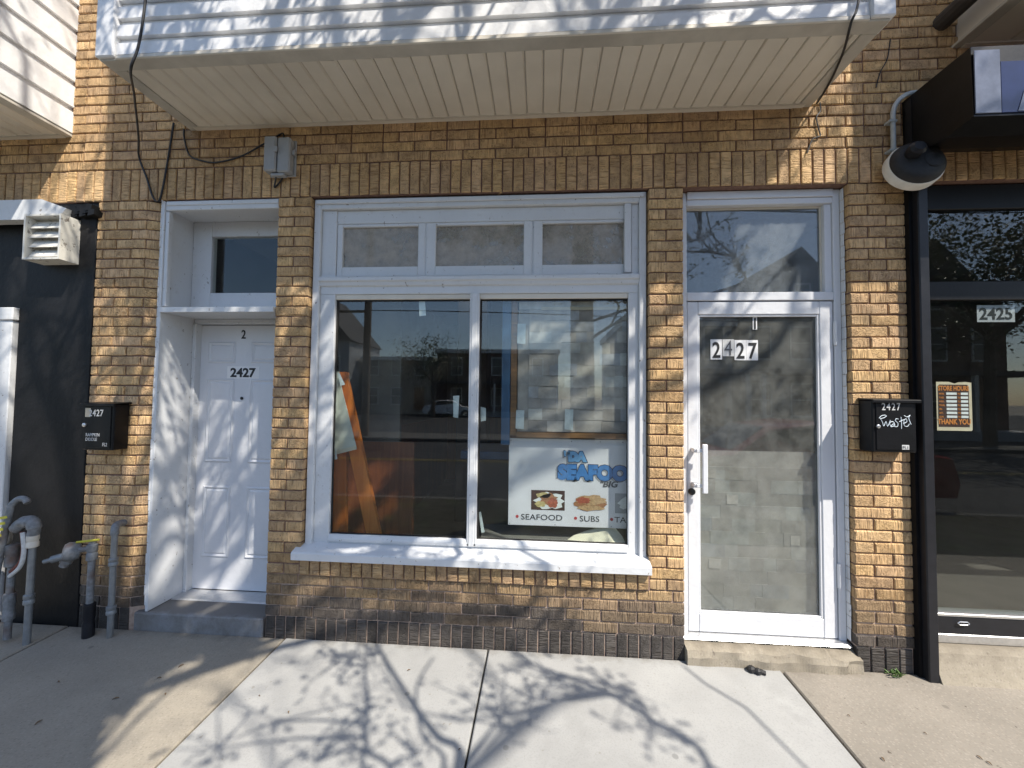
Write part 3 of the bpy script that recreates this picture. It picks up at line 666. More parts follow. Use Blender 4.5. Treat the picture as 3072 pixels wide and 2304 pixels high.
# ------------------------------------------------------------------ neighbour on the left: black wall, white trim
LB = thing('black_shopfront', (-3.4, .1, 0), 'black painted neighbouring shopfront with white trim beside the brick pier', 'building')
pw_ = MB(); pw_.box(-3.50, -2.952, .012, .10, -.05, 2.765); pw_.build('wall_panel', 'blackwall', LB)
pw_ = MB(); pw_.box(-3.075, -2.955, .002, .0115, -.02, 2.67, c=.004); pw_.build('pilaster', 'blackwall', LB)
pw_ = MB(); pw_.prism([(-7.0, 2.765), (-3.28, 2.765), (-3.10, 2.70), (-3.13, 2.67), (-3.40, 2.632), (-7.0, 2.625)], 'y', -.06, .011); pw_.build('fascia_trim', 'white', LB)
tn_ = MB()
for k in range(9):
    x = -3.16+k*.025; z = 2.70+.02*math.sin(k*2.1); tn_.prism([(x, z-.03), (x+.045, z-.02), (x+.05, z+.012), (x+.008, z+.02)], 'y', -.02-.004*k % 3, .010-.0007*k)
tn_.build('torn_flashing', 'blackwall', LB)
wd_ = MB(); wd_.box(-7.0, -3.525, -.004, .05, 0.0, 1.975, c=.004); wd_.build('white_door_casing', 'white', LB); wd_ = MB(); wd_.box(-7.0, -3.512, -.014, .05, 1.976, 2.062, c=.006); wd_.build('white_door_cap', 'white', LB)
pw_ = MB(); pw_.box(-7.0, -3.51, .0515, .10, -.05, 2.76); pw_.build('wall_backing', 'blackwall', LB)

# louvred vent hood
VH = thing('vent_hood', (-3.2, .0, 2.35), 'peeling white louvred vent hood on black wall', 'vent')
v = MB(); x0, x1, y0, y1, z0, z1 = -3.335, -3.075, -.105, .010, 2.35, 2.645
v.box(x0, x0+.012, y0, y1, z0, z1); v.box(x1-.012, x1, y0, y1, z0, z1); v.box(x0+.0125, x1-.0125, y0, y1, z1-.012, z1); v.box(x0+.0125, x1-.0125, y0, y1, z0, z0+.012); v.box(x0+.0125, x1-.0125, y1-.012, y1, z0+.0125, z1-.0125)
v.build('hood_case', 'ventwhite', VH)
for i in range(4):
    z = 2.375+i*.062; s_ = MB(); s_.prism([(y0+.02, z), (y0+.023, z-.002), (y0+.060, z+.056), (y0+.057, z+.058)], 'x', x0+.013, x1-.013); s_.build('louvre', 'ventwhite', VH)

# ------------------------------------------------------------------ neighbour on the right: black framed glass shopfront 2425
RB = thing('glass_shopfront', (2.5, .1, 0), 'black framed dark glass shopfront numbered 2425 beside right brick pier', 'building')
q = MB(); q.box(2.096, 2.150, -.066, .10, -.02, 2.765, c=.005); q.build('post', 'charcoal', RB)
q = MB(); q.box(2.078, 2.0955, -.030, .10, -.02, 2.765); q.build('side_panel', 'black', RB)
q = MB(); q.box(2.1505, 5.2, .04, .11, 2.62, 2.765, c=.004); q.box(2.1505, 5.2, .04, .11, 2.09, 2.20, c=.004); q.build('head_rail', 'black', RB)
q = MB(); q.box(2.1505, 5.2, .035, .11, .155, .205, c=.004); q.build('bottom_rail', 'silver', RB)
q = MB(); q.box(2.1505, 5.2, .04, .11, .2055, .30, c=.004); q.build('kick_plate', 'charcoal', RB)
q = MB(); q.box(2.1505, 5.2, .036, .11, .3005, .318, c=.003); q.build('sill_rail', 'silver', RB)
q = MB(); q.tube([(2.345, .030, .262), (2.385, .030, .262), (2.395, .030, .270), (2.385, .030, .278), (2.345, .030, .278), (2.335, .030, .270), (2.345, .030, .262)], .003, 6); q.build('latch_loop', 'silver', RB)
box('pane', 'darkglass', RB, 2.151, 5.2, .060, .064, .318, 2.095); box('pane', 'darkglass', RB, 2.151, 5.2, .060, .064, 2.195, 2.625)
q = MB(); q.box(2.10, 5.3, 3.4, 3.46, 0, 2.78); q.box(2.03, 2.10, .125, 3.4, 0, 2.78); q.box(2.10, 5.3, .13, 3.4, -.04, .12); q.box(5.201, 5.3, .02, 3.4, .121, 2.78); q.build('interior_shell', 'roomdark', RB)
q = MB(); q.box(2.10, 5.3, .125, 3.4, 2.781, 2.799); q.build('interior_ceiling', 'roomdark', RB)
q = MB(); q.prism([(-.085, -.02), (-.02, .13), (.0, .154), (.12, .154), (.12, -.03)], 'x', 2.152, 5.2); q.build('door_step', 'worn', RB)
q = MB(); q.box(2.520, 2.722, .0685, .0695, 1.968, 2.066); q.build('number_sticker', 'shadowgrey', RB)  # grey instead of white: shade on the sticker put into its colour
text('house_number', '2425', .095, 'ink', RB, (2.621, .0675, 1.984), bold=.002, align='CENTER', xs=.95, depth=.0006)
HS = thing('opening_hours_sign', (2.38, .07, 1.33), 'orange and brown store hours card taped inside dark glass', 'sign')
a0, a1, b0, b1 = 2.292, 2.482, 1.338, 1.620; y = .0715
q = MB(); q.prism([(a0, b0), (a1-.006, b0), (a1, b0+.006), (a1, b1-.004), (a1-.03, b1), (a0+.12, b1-.002), (a0+.10, b1-.010), (a0+.07, b1), (a0, b1)], 'y', y, y+.0012); q.build('card', 'hourspaper', HS)
q = MB(); q.prism([(a0+.008, b0+.022), (a1-.016, b0+.022), (a1-.016, b1-.026), (a1-.024, b1-.016), (a0+.016, b1-.016), (a0+.008, b1-.026)], 'y', y-.0012, y-.0002); q.build('print_panel', 'hoursbrown', HS)
text('lettering', 'STORE HOURS', .038, 'hoursorange', HS, ((a0+a1)/2-.004, y-.0020, b1-.050), bold=.0012, align='CENTER', xs=.66, depth=.0004)
text('lettering', 'THANK YOU', .042, 'hoursorange', HS, ((a0+a1)/2-.004, y-.0020, b0+.038), bold=.0014, align='CENTER', xs=.72, depth=.0004)
for i in range(7):
    z = b1-.075-i*.0222
    q = MB(); q.box(a0+.052, a0+.108, y-.0022, y-.0014, z, z+.0135); q.box(a0+.130, a1-.022, y-.0022, y-.0014, z, z+.0135); q.build('blank_line', 'sticker', HS)
    text('lettering', ('MON.', 'TUES.', 'WED.', 'THUR.', 'FRI.', 'SAT.', 'SUN.')[i], .014, 'hoursorange', HS, (a0+.012, y-.0019, z+.001), bold=.0003, xs=.8, depth=.0004)
    text('lettering', 'TO', .014, 'hoursorange', HS, (a0+.112, y-.0019, z+.001), bold=.0003, xs=.8, depth=.0004)

# sign box over the right shop
SB = thing('sign_box', (2.6, .0, 2.87), 'black boxy sign cabinet with dark blue face above glass shopfront', 'sign')
q = MB(); q.prism([(.0, 3.238), (-.372, 3.236), (-.378, 2.884), (-.245, 2.868), (-.124, 2.880), (.0, 2.935)], 'x', 2.080, 5.2); q.build('cabinet', 'black', SB)
q = MB(); q.box(2.083, 2.20, -.384, -.379, 2.895, 3.21, c=.002); q.build('sign_face', 'signsheen_letters', SB)  # pale panel paints a soft highlight onto the glossy navy face
q = MB(); q.box(2.2005, 5.1, -.383, -.379, 2.895, 3.15, c=.002); q.build('sign_face', 'navy', SB)
q = MB(); q.prism([(2.27, 2.90), (2.36, 2.90), (2.34, 2.99), (2.30, 3.0)], 'y', -.386, -.3835); q.build('sign_lettering', 'signsheen_letters', SB)
q = MB(); q.box(2.0765, 2.0795, -.06, -.02, 2.95, 3.22); q.build('mounting_strip', 'charcoal', SB)

# round wall lamp with conduit
WL = thing('wall_lamp', (2.0, .0, 2.80), 'round black wall floodlight with white rim under sign cabinet', 'lamp')
ax = Vector((-.10, -.80, .18)).normalized(); c0 = Vector((2.055, -.06, 2.795))
MB().lathe([(.118, .0), (.134, .01), (.136, .052), (.131, .060)], c0, ax, 40).build('rim', 'lens', WL, smooth=True)
MB().lathe([(.129, .0602), (.126, .075), (.100, .098), (.05, .106)], c0, ax, 40).build('face', 'lump', WL, smooth=True)
q = MB(); q.lathe([(.036, .09), (.040, .135), (.026, .150)], c0+Vector((-.045, 0, .03)), ax, 20); q.build('sensor', 'charcoal', WL, smooth=True)
q = MB(); q.lathe([(.045, .09), (.045, .118), (.02, .128)], c0+Vector((.05, 0, -.02)), ax, 20); q.build('bulb_socket', 'lump', WL, smooth=True)
pts = [(2.005, -.028, 2.86), (2.005, -.028, 3.14)]+[(2.005+.12*(1-math.cos(t)), -.028, 3.14+.135*math.sin(t)) for t in [i*math.pi/16 for i in range(1, 9)]]+[(2.20, -.028, 3.275)]
MB().tube(pts, .0125, 10).build('conduit', 'conduit', WL, smooth=True)
for z in (2.93, 3.10): box('conduit_strap', 'conduit', WL, 1.975, 2.02, -.043, -.002, z, z+.014, c=.003)

# ------------------------------------------------------------------ mailboxes
def mailbox(x0, x1, z0, z1, label):
    T = thing('mailbox', ((x0+x1)/2, -.002, z0), label, 'mailbox')
    b = MB(); b.box(x0, x1, -.098, -.004, z0, z1-.012, c=.005); b.build('body', 'black', T)
    l = MB(); l.prism([(-.004, z1), (-.112, z1-.008), (-.116, z1-.012), (-.116, z1-.024), (-.110, z1-.026), (-.1, z1-.0115), (-.004, z1-.0115)], 'x', x0-.004, x1+.012); l.build('lid', 'black', T)
    p = MB(); p.box(x0+.018, x1-.018, -.1025, -.0985, z0+.014, z1-.026, c=.002); p.build('front_panel', 'black', T)
    return T
MR = mailbox(1.806, 2.032, 1.226, 1.520, 'black wall mailbox with pale graffiti tag on right pier')
text('number_decal', '2427', .056, 'decal', MR, (1.900, -.1032, 1.455), bold=.0006, align='CENTER', xs=.72, space=1.25, depth=.0004)
MB().lathe([(.010, 0), (.010, .006), (.006, .008)], (1.831, -.1026, 1.366), (0, -1, 0), 16).build('lock', 'silver', MR)
q = MB(); q.box(1.952, 1.988, -.1034, -.1028, 1.243, 1.268); q.build('floor_sticker', 'decal', MR); text('floor_lettering', 'FL1', .022, 'greyink', MR, (1.970, -.1045, 1.247), align='CENTER', depth=.0004)
gx = lambda px, py: (1.819+(px-480)*.0005025, -.1042, 1.368-(py-690)*.00050)
strokes = [[(515, 605), (540, 580), (575, 572), (590, 582), (560, 602), (525, 612)], [(530, 612), (550, 650), (562, 690), (585, 640), (600, 692), (630, 625)], [(630, 690), (622, 655), (650, 640), (668, 655), (660, 690), (632, 694), (668, 660), (672, 692)],
           [(712, 612), (690, 608), (680, 630), (705, 655), (700, 692), (670, 694)], [(738, 590), (742, 650), (740, 716)], [(720, 640), (765, 618)], [(760, 660), (795, 640), (790, 610), (768, 625), (770, 680), (800, 690), (822, 660)], [(768, 572), (800, 588), (830, 568), (815, 600), (838, 668)]]
g = MB()
for s_ in strokes:
    P = [Vector(gx(*p)) for p in s_]; sm = []
    for i in range(len(P)-1):
        a, b, c, d = P[max(i-1, 0)], P[i], P[i+1], P[min(i+2, len(P)-1)]
        for t in (0, .25, .5, .75): sm.append(.5*((2*b)+(c-a)*t+(2*a-5*b+4*c-d)*t*t+(3*b-a-3*c+d)*t**3))
    sm.append(P[-1]); g.tube(sm, .0017, 5)
g.build('graffiti', 'paintpen', MR)
ML = mailbox(-2.864, -2.650, 1.140, 1.440, 'black wall mailbox with white lettering on left brick pier')
text('number_decal', '2427', .058, 'decal', ML, (-2.768, -.1032, 1.352), bold=.0008, align='CENTER', xs=.78, space=1.1, depth=.0004)
text('name_decal', 'RAMPKIN\nDIDDLE', .028, 'decal', ML, (-2.832, -.1032, 1.226), bold=.0003, xs=.8, depth=.0004); text('floor_lettering', 'FL2', .030, 'decal', ML, (-2.700, -.1032, 1.166), bold=.0003, align='CENTER', xs=.75, depth=.0004)
MB().lathe([(.012, 0), (.012, .006), (.006, .009)], (-2.842, -.1026, 1.296), (0, -1, 0), 16).build('lock', 'silver', ML)
q = MB(); q.box(-2.842, -2.806, -.1029, -.1026, 1.346, 1.402); q.build('torn_sticker', 'hourspaper', ML)

# ------------------------------------------------------------------ telephone box and cables on the lintel
TB = thing('utility_box', (-1.66, -.002, 2.9), 'grey plastic telephone junction box on soldier bricks', 'utility box')
q = MB(); q.box(-1.752, -1.672, -.075, -.016, 2.905, 3.128, c=.008); q.build('cover', 'grey', TB)
q = MB(); q.box(-1.669, -1.585, -.066, -.016, 2.900, 3.124, c=.008); q.build('cover', 'grey', TB)
q = MB(); q.box(-1.745, -1.575, -.0155, -.003, 2.895, 3.13, c=.004); q.build('back_plate', 'grey', TB)
q = MB(); q.box(-1.683, -1.656, -.083, -.0755, 3.02, 3.055, c=.003); q.build('latch', 'grey', TB)
q = MB(); q.box(-1.584, -1.566, -.045, -.020, 3.02, 3.05, c=.003); q.build('latch', 'grey', TB)
q = MB(); q.box(-1.715, -1.625, -.055, -.020, 2.882, 2.8995, c=.004); q.build('cable_gland', 'grey', TB)
def spline(P, n=8):
    P = [Vector(p) for p in P]; sm = []
    for i in range(len(P)-1):
        a, b, c, d = P[max(i-1, 0)], P[i], P[i+1], P[min(i+2, len(P)-1)]
        for k in range(n):
            t = k/n; sm.append(.5*((2*b)+(c-a)*t+(2*a-5*b+4*c-d)*t*t+(3*b-a-3*c+d)*t**3))
    return sm+[P[-1]]
def cable(P, label, r=.0055): return tag(MB().tube(spline(P), r, 6).build('cable', 'cable', None, smooth=True), label, 'cable')
cable([(-2.03, -.575, 3.9), (-2.045, -.572, 3.52), (-2.072, -.572, 3.277), (-2.105, -.575, 3.15), (-2.30, -.38, 3.18), (-2.55, -.12, 3.12), (-2.64, -.03, 3.05), (-2.60, -.012, 2.92), (-2.55, -.012, 2.79), (-2.515, -.012, 2.755), (-2.49, -.012, 2.80), (-2.455, -.012, 3.03), (-2.425, -.012, 3.28)], 'black cable hanging in long loop from bay to left door head', .006)
cable([(-2.351, -.012, 3.235), (-2.345, -.012, 3.17), (-2.305, -.012, 3.06), (-2.22, -.012, 3.02), (-2.112, -.012, 3.005), (-1.95, -.012, 3.04), (-1.80, -.012, 3.115), (-1.70, -.012, 3.17), (-1.668, -.014, 3.180), (-1.660, -.016, 3.145), (-1.660, -.018, 3.120)], 'black cable sagging from bay corner to grey junction box', .0055)
cable([(-1.690, -.035, 2.885), (-1.705, -.020, 2.86), (-1.715, -.012, 2.83), (-1.69, -.012, 2.85), (-1.655, -.02, 2.885)], 'short black wire ends under grey junction box', .005)
cable([(1.47, -.57, 3.9), (1.42, -.572, 3.34), (1.39, -.56, 3.215), (1.47, -.40, 3.215), (1.545, -.2, 3.222), (1.60, -.02, 3.245), (1.63, -.010, 3.30)], 'black cable crossing right end of bay soffit', .0055)
cable([(1.62, -.012, 3.25), (1.622, -.010, 3.20), (1.600, -.010, 3.16), (1.612, -.010, 3.09), (1.618, -.010, 3.05), (1.575, -.010, 3.03), (1.545, -.010, 2.95)], 'thin black wire dangling on bricks right of bay', .004)
cable([(2.02, -.006, 3.62), (2.0, -.006, 3.50), (1.96, -.006, 3.42), (1.935, -.006, 3.33)], 'thin brown wire across bricks above conduit', .003)

# ------------------------------------------------------------------ gas and drain pipes at the left
def coupling(b, x, y, z, r, h): b.lathe([(r*.8, 0), (r, .004), (r, h*.4), (r*.86, h*.5), (r, h*.6), (r, h-.004), (r*.8, h)], (x, y, z), (0, 0, 1), 14)
P1 = thing('conduit_pipe', (-2.625, -.085, 0), 'grey upright conduit pipe with elbow against left brick pier', 'pipe')
q = MB(); q.tube([(-2.625, -.085, -.01), (-2.625, -.085, .62)], .0165, 12); q.build('pipe', 'galv', P1, smooth=True)
q = MB(); q.tube(spline([(-2.625, -.085, .6205), (-2.625, -.085, .652), (-2.633, -.072, .672), (-2.648, -.04, .672), (-2.655, -.006, .668)]), .021, 12); q.build('elbow', 'gaspaint', P1, smooth=True)
q = MB(); coupling(q, -2.625, -.085, .43, .024, .05); q.build('coupling', 'galv', P1, smooth=True); q = MB(); coupling(q, -2.625, -.085, .135, .025, .055); q.build('coupling', 'galv', P1, smooth=True)
P2 = thing('gas_riser', (-2.765, -.09, 0), 'grey gas riser with capped round regulator beside conduit pipe', 'gas pipe')
q = MB(); q.tube([(-2.765, -.09, .17), (-2.765, -.09, .57)], .018, 12); q.build('pipe', 'gaspaint', P2, smooth=True)
q = MB(); coupling(q, -2.765, -.09, -.01, .030, .21); q.build('sleeve', 'charcoal', P2, smooth=True)
q = MB(); coupling(q, -2.765, -.09, .46, .027, .10); q.build('tee', 'gaspaint', P2, smooth=True)
q = MB(); q.tube([(-2.768, -.092, .535), (-2.86, -.105, .52)], .016, 10); q.build('nipple', 'gaspaint', P2, smooth=True)
q = MB(); q.lathe([(.02, -.05), (.045, -.04), (.056, -.01), (.056, .012), (.045, .03), (.02, .036)], (-2.885, -.11, .515), Vector((-.62, -.75, .1)), 22); q.build('regulator', 'gaspaint', P2, smooth=True)
q = MB(); q.lathe([(.022, 0), (.022, .06), (.013, .064), (.013, .10)], (-2.90, -.13, .495), Vector((-.82, -.30, -.22)), 14); q.build('vent_cap', 'galv', P2, smooth=True)
q = MB(); q.lathe([(.03, 0), (.03, .03), (.022, .035), (.022, .055)], (-2.905, -.105, .475), Vector((-.4, -.1, -.9)), 12); q.build('outlet', 'gaspaint', P2, smooth=True)
q = MB(); q.tube([(-2.86, -.10, .57), (-2.73, -.085, .585)], .007, 6); q.build('locking_wire', 'tag', P2)
P3 = thing('gas_meter_pipe', (-3.04, -.19, 0), 'pale standpipe topped by bulky grey fitting before black wall', 'gas pipe')
q = MB(); q.tube([(-3.04, -.19, -.02), (-3.035, -.19, .62)], .0175, 12); q.build('pipe', 'galv', P3, smooth=True)
q = MB(); coupling(q, -3.04, -.19, .23, .025, .06); q.build('coupling', 'galv', P3, smooth=True); q = MB(); coupling(q, -3.036, -.19, .565, .028, .075); q.build('coupling', 'cream', P3, smooth=True)
q = MB(); q.tube(spline([(-3.036, -.19, .64), (-3.03, -.19, .68), (-3.05, -.19, .715), (-3.10, -.195, .71), (-3.14, -.20, .67)]), [.028]*8+[.033]*8+[.036]*8+[.033]*8+[.03], 14); q.build('elbow', 'gaspaint', P3, smooth=True)
q = MB(); q.tube(spline([(-3.09, -.20, .66), (-3.075, -.2, .56), (-3.09, -.2, .48), (-3.15, -.2, .42)]), .014, 8); q.build('hose', 'rust', P3, smooth=True)
q = MB(); q.tube(spline([(-3.07, -.215, .66), (-3.055, -.215, .55), (-3.075, -.215, .46), (-3.14, -.215, .40)]), .011, 8); q.build('hose', 'decal', P3, smooth=True)
P4 = thing('gas_meter_pipe', (-3.2, -.22, 0), 'leaning grey gas pipe with hooked top and yellow tags', 'gas pipe')
q = MB(); q.tube(spline([(-3.225, -.24, -.02), (-3.215, -.23, .35), (-3.165, -.215, .78), (-3.158, -.21, .82), (-3.13, -.20, .852), (-3.095, -.195, .852), (-3.075, -.195, .83)]), .017, 12); q.build('pipe', 'gaspaint', P4, smooth=True)
q = MB(); q.tube([(-3.17, -.19, .02), (-3.165, -.19, .50)], .018, 12); q.build('pipe', 'gaspaint', P4, smooth=True)
q = MB(); coupling(q, -3.168, -.19, .13, .028, .16); q.build('union', 'gaspaint', P4, smooth=True); q = MB(); coupling(q, -3.165, -.19, .45, .033, .13); q.build('valve_body', 'gaspaint', P4, smooth=True)
q = MB(); q.lathe([(.03, -.05), (.07, -.04), (.085, 0), (.07, .04), (.03, .05)], (-3.29, -.20, .60), Vector((.3, -1, 0)), 20); q.build('meter_body', 'ventwhite', P4, smooth=True)
for k in range(7):
    z = .74-k*.035; q = MB(); q.prism([(-3.19-k*.01, z), (-3.13-k*.008, z+.012), (-3.135-k*.008, z+.026), (-3.20-k*.01, z+.014)], 'y', -.248-.002*k, -.246-.002*k); q.build('tag', 'tag', P4)
q = MB(); q.box(-3.22, -3.175, -.262, -.26, .50, .58); q.build('tag', 'sticker', P4)

# ------------------------------------------------------------------ behind the shop glass
EA = thing('easel', (-1.27, .3, .06), 'orange pine A-frame with pale sheet behind left pane', 'easel')
def leg(name, p0, p1, w_, d_, mt, par):
    q = MB(); a, b = Vector(p0), Vector(p1); n_ = Vector((w_/2, 0, 0)); t = Vector((0, d_, 0))
    vs = [a-n_, a+n_, b+n_, b-n_]; vs += [p+t for p in vs]; return q.add(vs, [(0, 1, 2, 3), (7, 6, 5, 4), (0, 4, 5, 1), (1, 5, 6, 2), (2, 6, 7, 3), (3, 7, 4, 0)]).build(name, mt, par)
leg('leg', (-1.372, .29, .06), (-1.385, .255, 1.66), .10, .035, 'orange', EA)
leg('leg', (-1.015, .29, .06), (-1.372, .215, 1.66), .096, .035, 'orange', EA)
leg('leg', (-1.50, .62, .06), (-1.42, .29, 1.66), .06, .03, 'orange', EA)
q = MB(); q.prism([(-1.42, 1.10), (-1.222, 1.150), (-1.335, 1.545), (-1.358, 1.66), (-1.42, 1.66)], 'y', .188, .194); q.build('paper_sheet', 'paper', EA)
q = MB(); q.prism([(-1.421, 1.088), (-1.218, 1.142), (-1.224, 1.166), (-1.421, 1.114)], 'y', .182, .187); q.build('hem_strip', 'cream_paper', EA)
box('orange_board', 'orange', EA, -1.62, -1.44, .30, .32, .06, 1.10)
box('low_partition', 'wainscot', BLD, -1.62, -.98, .66, .70, .061, 1.14); box('upper_partition', 'room', BLD, -1.62, -1.10, .66, .70, 1.1405, 2.3)
SG = thing('menu_sign', (.2, .15, .69), 'white seafood shop sign board standing inside right pane', 'sign')
yS = .150
q = MB(); q.box(-.198, .78, yS, yS+.006, .690, 1.240, c=.002); q.build('board', 'sign', SG)
def logo(s, size, x, z, rot=0, mt='letterblue', xs=1.0):
    text('logo_shadow', s, size, 'shadowgrey', SG, (x-.010, yS-.0007, z-.008), bold=.012, xs=xs, depth=.0003)
    text('logo_outline', s, size, 'outline', SG, (x, yS-.0015, z), bold=.0125, xs=xs, depth=.0003)
    text('logo_lettering', s, size, mt, SG, (x, yS-.0022, z), bold=.0085, xs=xs, depth=.0003)
logo('"DA', .072, .158, 1.106, mt='letterpale', xs=1.0); logo('SEAFOOD', .118, .118, .992, xs=.98)
text('lettering', '"BIG', .052, 'greyink', SG, (.372, yS-.0012, .945), bold=.002, shear=.25, xs=1.15, depth=.0004)
text('lettering', 'SEAFOOD', .050, 'ink', SG, (-.117, yS-.0012, .727), xs=1.18, depth=.0004); text('lettering', 'SUBS', .050, 'ink', SG, (.252, yS-.0012, .727), xs=1.15, depth=.0004); text('lettering', 'TA', .050, 'ink', SG, (.468, yS-.0012, .727), xs=1.15, depth=.0004)
for x in (-.140, .228, .452): MB().lathe([(.010, 0), (.010, .0009)], (x, yS-.0001, .745), (0, -1, 0), 14).build('bullet', 'red', SG)
def food(x0, x1, z0, z1, kind):
    q = MB()
    if kind != 'sub':
        q.box(x0, x1, yS-.0010, yS-.0002, z0, z1); q.build('food_photo', 'hoursbrown' if kind == 'plate' else 'shadowgrey', SG)
    cx, cz = (x0+x1)/2, (z0+z1)/2; w_, h_ = (x1-x0)/2, (z1-z0)/2
    def blob(mt, bx, bz, rx, rz, lay, sd):
        random.seed(sd); n = 18; b = MB(); b.prism([(max(x0, min(x1, bx+rx*(1+.18*math.sin(k*2.7+sd))*math.cos(2*math.pi*k/n))), max(z0, min(z1, bz+rz*(1+.18*math.cos(k*1.9+sd))*math.sin(2*math.pi*k/n)))) for k in range(n)], 'y', yS-.0010-.0006*lay-.0003, yS-.0010-.0006*lay); b.build('food_print', mt, SG)
    if kind == 'plate':
        blob('sticker', cx+.1*w_, cz-.05*h_, w_*.85, h_*.85, 1, 2); blob('foodbrown', cx+.05*w_, cz+.1*h_, w_*.5, h_*.6, 2, 5); blob('foodred', cx+.3*w_, cz-.25*h_, w_*.3, h_*.5, 3, 3); blob('foodyellow', cx-.45*w_, cz-.4*h_, w_*.32, h_*.3, 3, 8); blob('foodyellow', cx-.25*w_, cz+.5*h_, w_*.45, h_*.28, 2, 4)
    elif kind == 'sub':
        blob('foodbrown', cx, cz-.1*h_, w_*.9, h_*.72, 1, 1); blob('foodtan', cx+.1*w_, cz+.25*h_, w_*.82, h_*.5, 2, 6); blob('foodred', cx-.35*w_, cz+.2*h_, w_*.4, h_*.32, 3, 9); blob('foodtan', cx+.05*w_, cz-.55*h_, w_*.75, h_*.25, 3, 7)
    else: blob('sticker', cx, cz, w_*.7, h_*.6, 1, 3)
M['foodbrown'] = m_simple('print_brown', (.34, .15, .07), .5, .35, 60); M['foodred'] = m_simple('print_red', (.36, .09, .05), .5, .35, 60); M['foodyellow'] = m_simple('print_yellow', (.50, .40, .18), .5, .3, 60); M['foodtan'] = m_simple('print_tan', (.46, .29, .15), .5, .3, 60)
food(-.052, .160, .790, .914, 'plate'); food(.205, .425, .784, .908, 'sub'); food(.472, .62, .784, .908, 'other')
random.seed(11)
for x, z in ((-.185, 1.226), (.02, 1.226), (.2, 1.226), (.38, 1.226), (.52, 1.226), (-.187, .70), (.1, .70), (.45, .70)): MB().lathe([(.003, 0), (.003, .001)], (x, yS-.0001, z), (0, -1, 0), 8).build('screw', 'greyink', SG)

# taped-up sheets behind the right pane
PC = thing('poster_collage', (.17, .11, 1.26), 'blurred grey and brown poster sheets taped above the seafood sign', 'poster')
cols = [(.23, .20, .18), (.19, .17, .155), (.27, .24, .22), (.16, .145, .14), (.29, .26, .235), (.21, .21, .225), (.25, .22, .19), (.13, .11, .10)]
cols = [tuple(2.0*(.7*v+.3*m_) for v, m_ in zip(c, (.22, .20, .185))) for c in cols]; cols[4] = (.55, .52, .49)
for i, c in enumerate(cols): M['post%d' % i] = m_simple('poster_tone_%d' % i, c, .8, .28, 11, dirt=tuple(x*.6 for x in c), dirt_amt=.6)
for i, c in enumerate(cols): M['door_paper%d' % i] = m_simple('door_blur_tone_%d' % i, tuple(.60*(.8*v+.2*m_) for v, m_ in zip(c, (.42, .41, .40))), .8, .32, 9, dirt=(.10, .095, .09), dirt_amt=.5)
box('backing_board', 'post1', PC, -.145, .575, .128, .134, 1.285, 2.06)
for r_ in range(11):
    z = 1.290+r_*.070; x = -.075
    while x < .56:
        w_ = random.uniform(.06, .20); k = random.choice(range(8)) if z > 1.45 or random.random() < .5 else random.choice((3, 7, 7))
        box('paper_sheet', 'post%d' % k, PC, x, min(x+w_, .573), .1215+random.uniform(0, .003), .1262, z+random.uniform(-.006, .004), z+.068+random.uniform(-.004, .010), c=.0008); x += w_-.004
box('top_strip', 'post4', PC, -.14, .57, .1175, .121, 2.062, 2.112); box('pale_strip', 'hourspaper', PC, .0, .55, .1140, .1170, 2.058, 2.078)  # second strip is pale card along the top of the collage
box('wood_edge', 'wood', PC, -.188, -.15, .118, .135, 1.262, 2.115); box('bottom_edge', 'wood', PC, -.149, .56, .114, .135, 1.250, 1.282)
for (x, z0, z1) in ((-.148, 1.84, 1.97), (-.152, 1.30, 1.42), (.155, 1.30, 1.43)):
    sheet('tape_strip', 'tape', PC, [(x, z1), (x+.052, z1), (x+.050, z0), (x-.002, z0+.004)], .1125, .003)
box('blue_post', 'blue', PC, -.246, -.192, .118, .14, 1.20, 2.115)
CT = thing('counter', (-.05, .9, .06), 'dark shop counter with blue edge behind the mullion', 'counter')
box('counter_body', 'roomdark', CT, -.62, .45, .95, 1.45, .061, .98); box('counter_edge', 'blue', CT, -.66, .48, .90, 1.5, .985, 1.05, c=.005)
LED = box('display_ledge', 'room', BLD, -.37, .80, .116, .40, .585, .612)
CP = MB(); random.seed(5)
vs = [(.18, .135, .6135), (.42, .10, .6135), (.53, .12, .615), (.52, .16, .640), (.475, .17, .690), (.44, .19, .700), (.30, .19, .655), (.22, .17, .630)]
CP.add(vs+[(x, y+.012, z-.001 if z > .62 else z) for x, y, z in vs], [(0, 1, 7), (1, 6, 7), (1, 2, 3), (1, 3, 5, 6), (3, 4, 5), (8, 15, 9), (9, 15, 14), (9, 11, 10), (9, 14, 13, 11), (11, 13, 12)]+[(i, (i+1) % 8, 8+(i+1) % 8, 8+i) for i in range(8)])
tag(CP.build('paper_sheet', 'cream_paper', None), 'crumpled cream paper lying on ledge below the seafood sign', 'paper')
CL = thing('ceiling_light', (-.75, 1.5, 2.70), 'small lit ceiling light panel inside dark shop', 'light')
box('housing', 'vinyl', CL, -1.05, -.62, 1.9, 2.15, 2.745, 2.778); box('diffuser', 'fluor', CL, -1.03, -.64, 1.92, 2.13, 2.735, 2.7445)
DP = thing('door_papers', (1.3, .13, .24), 'added grey brown patchwork imitating blurred reflection in lower door glass', 'paper')  # sheets added to imitate a blurred reflection in the door glass
random.seed(21)
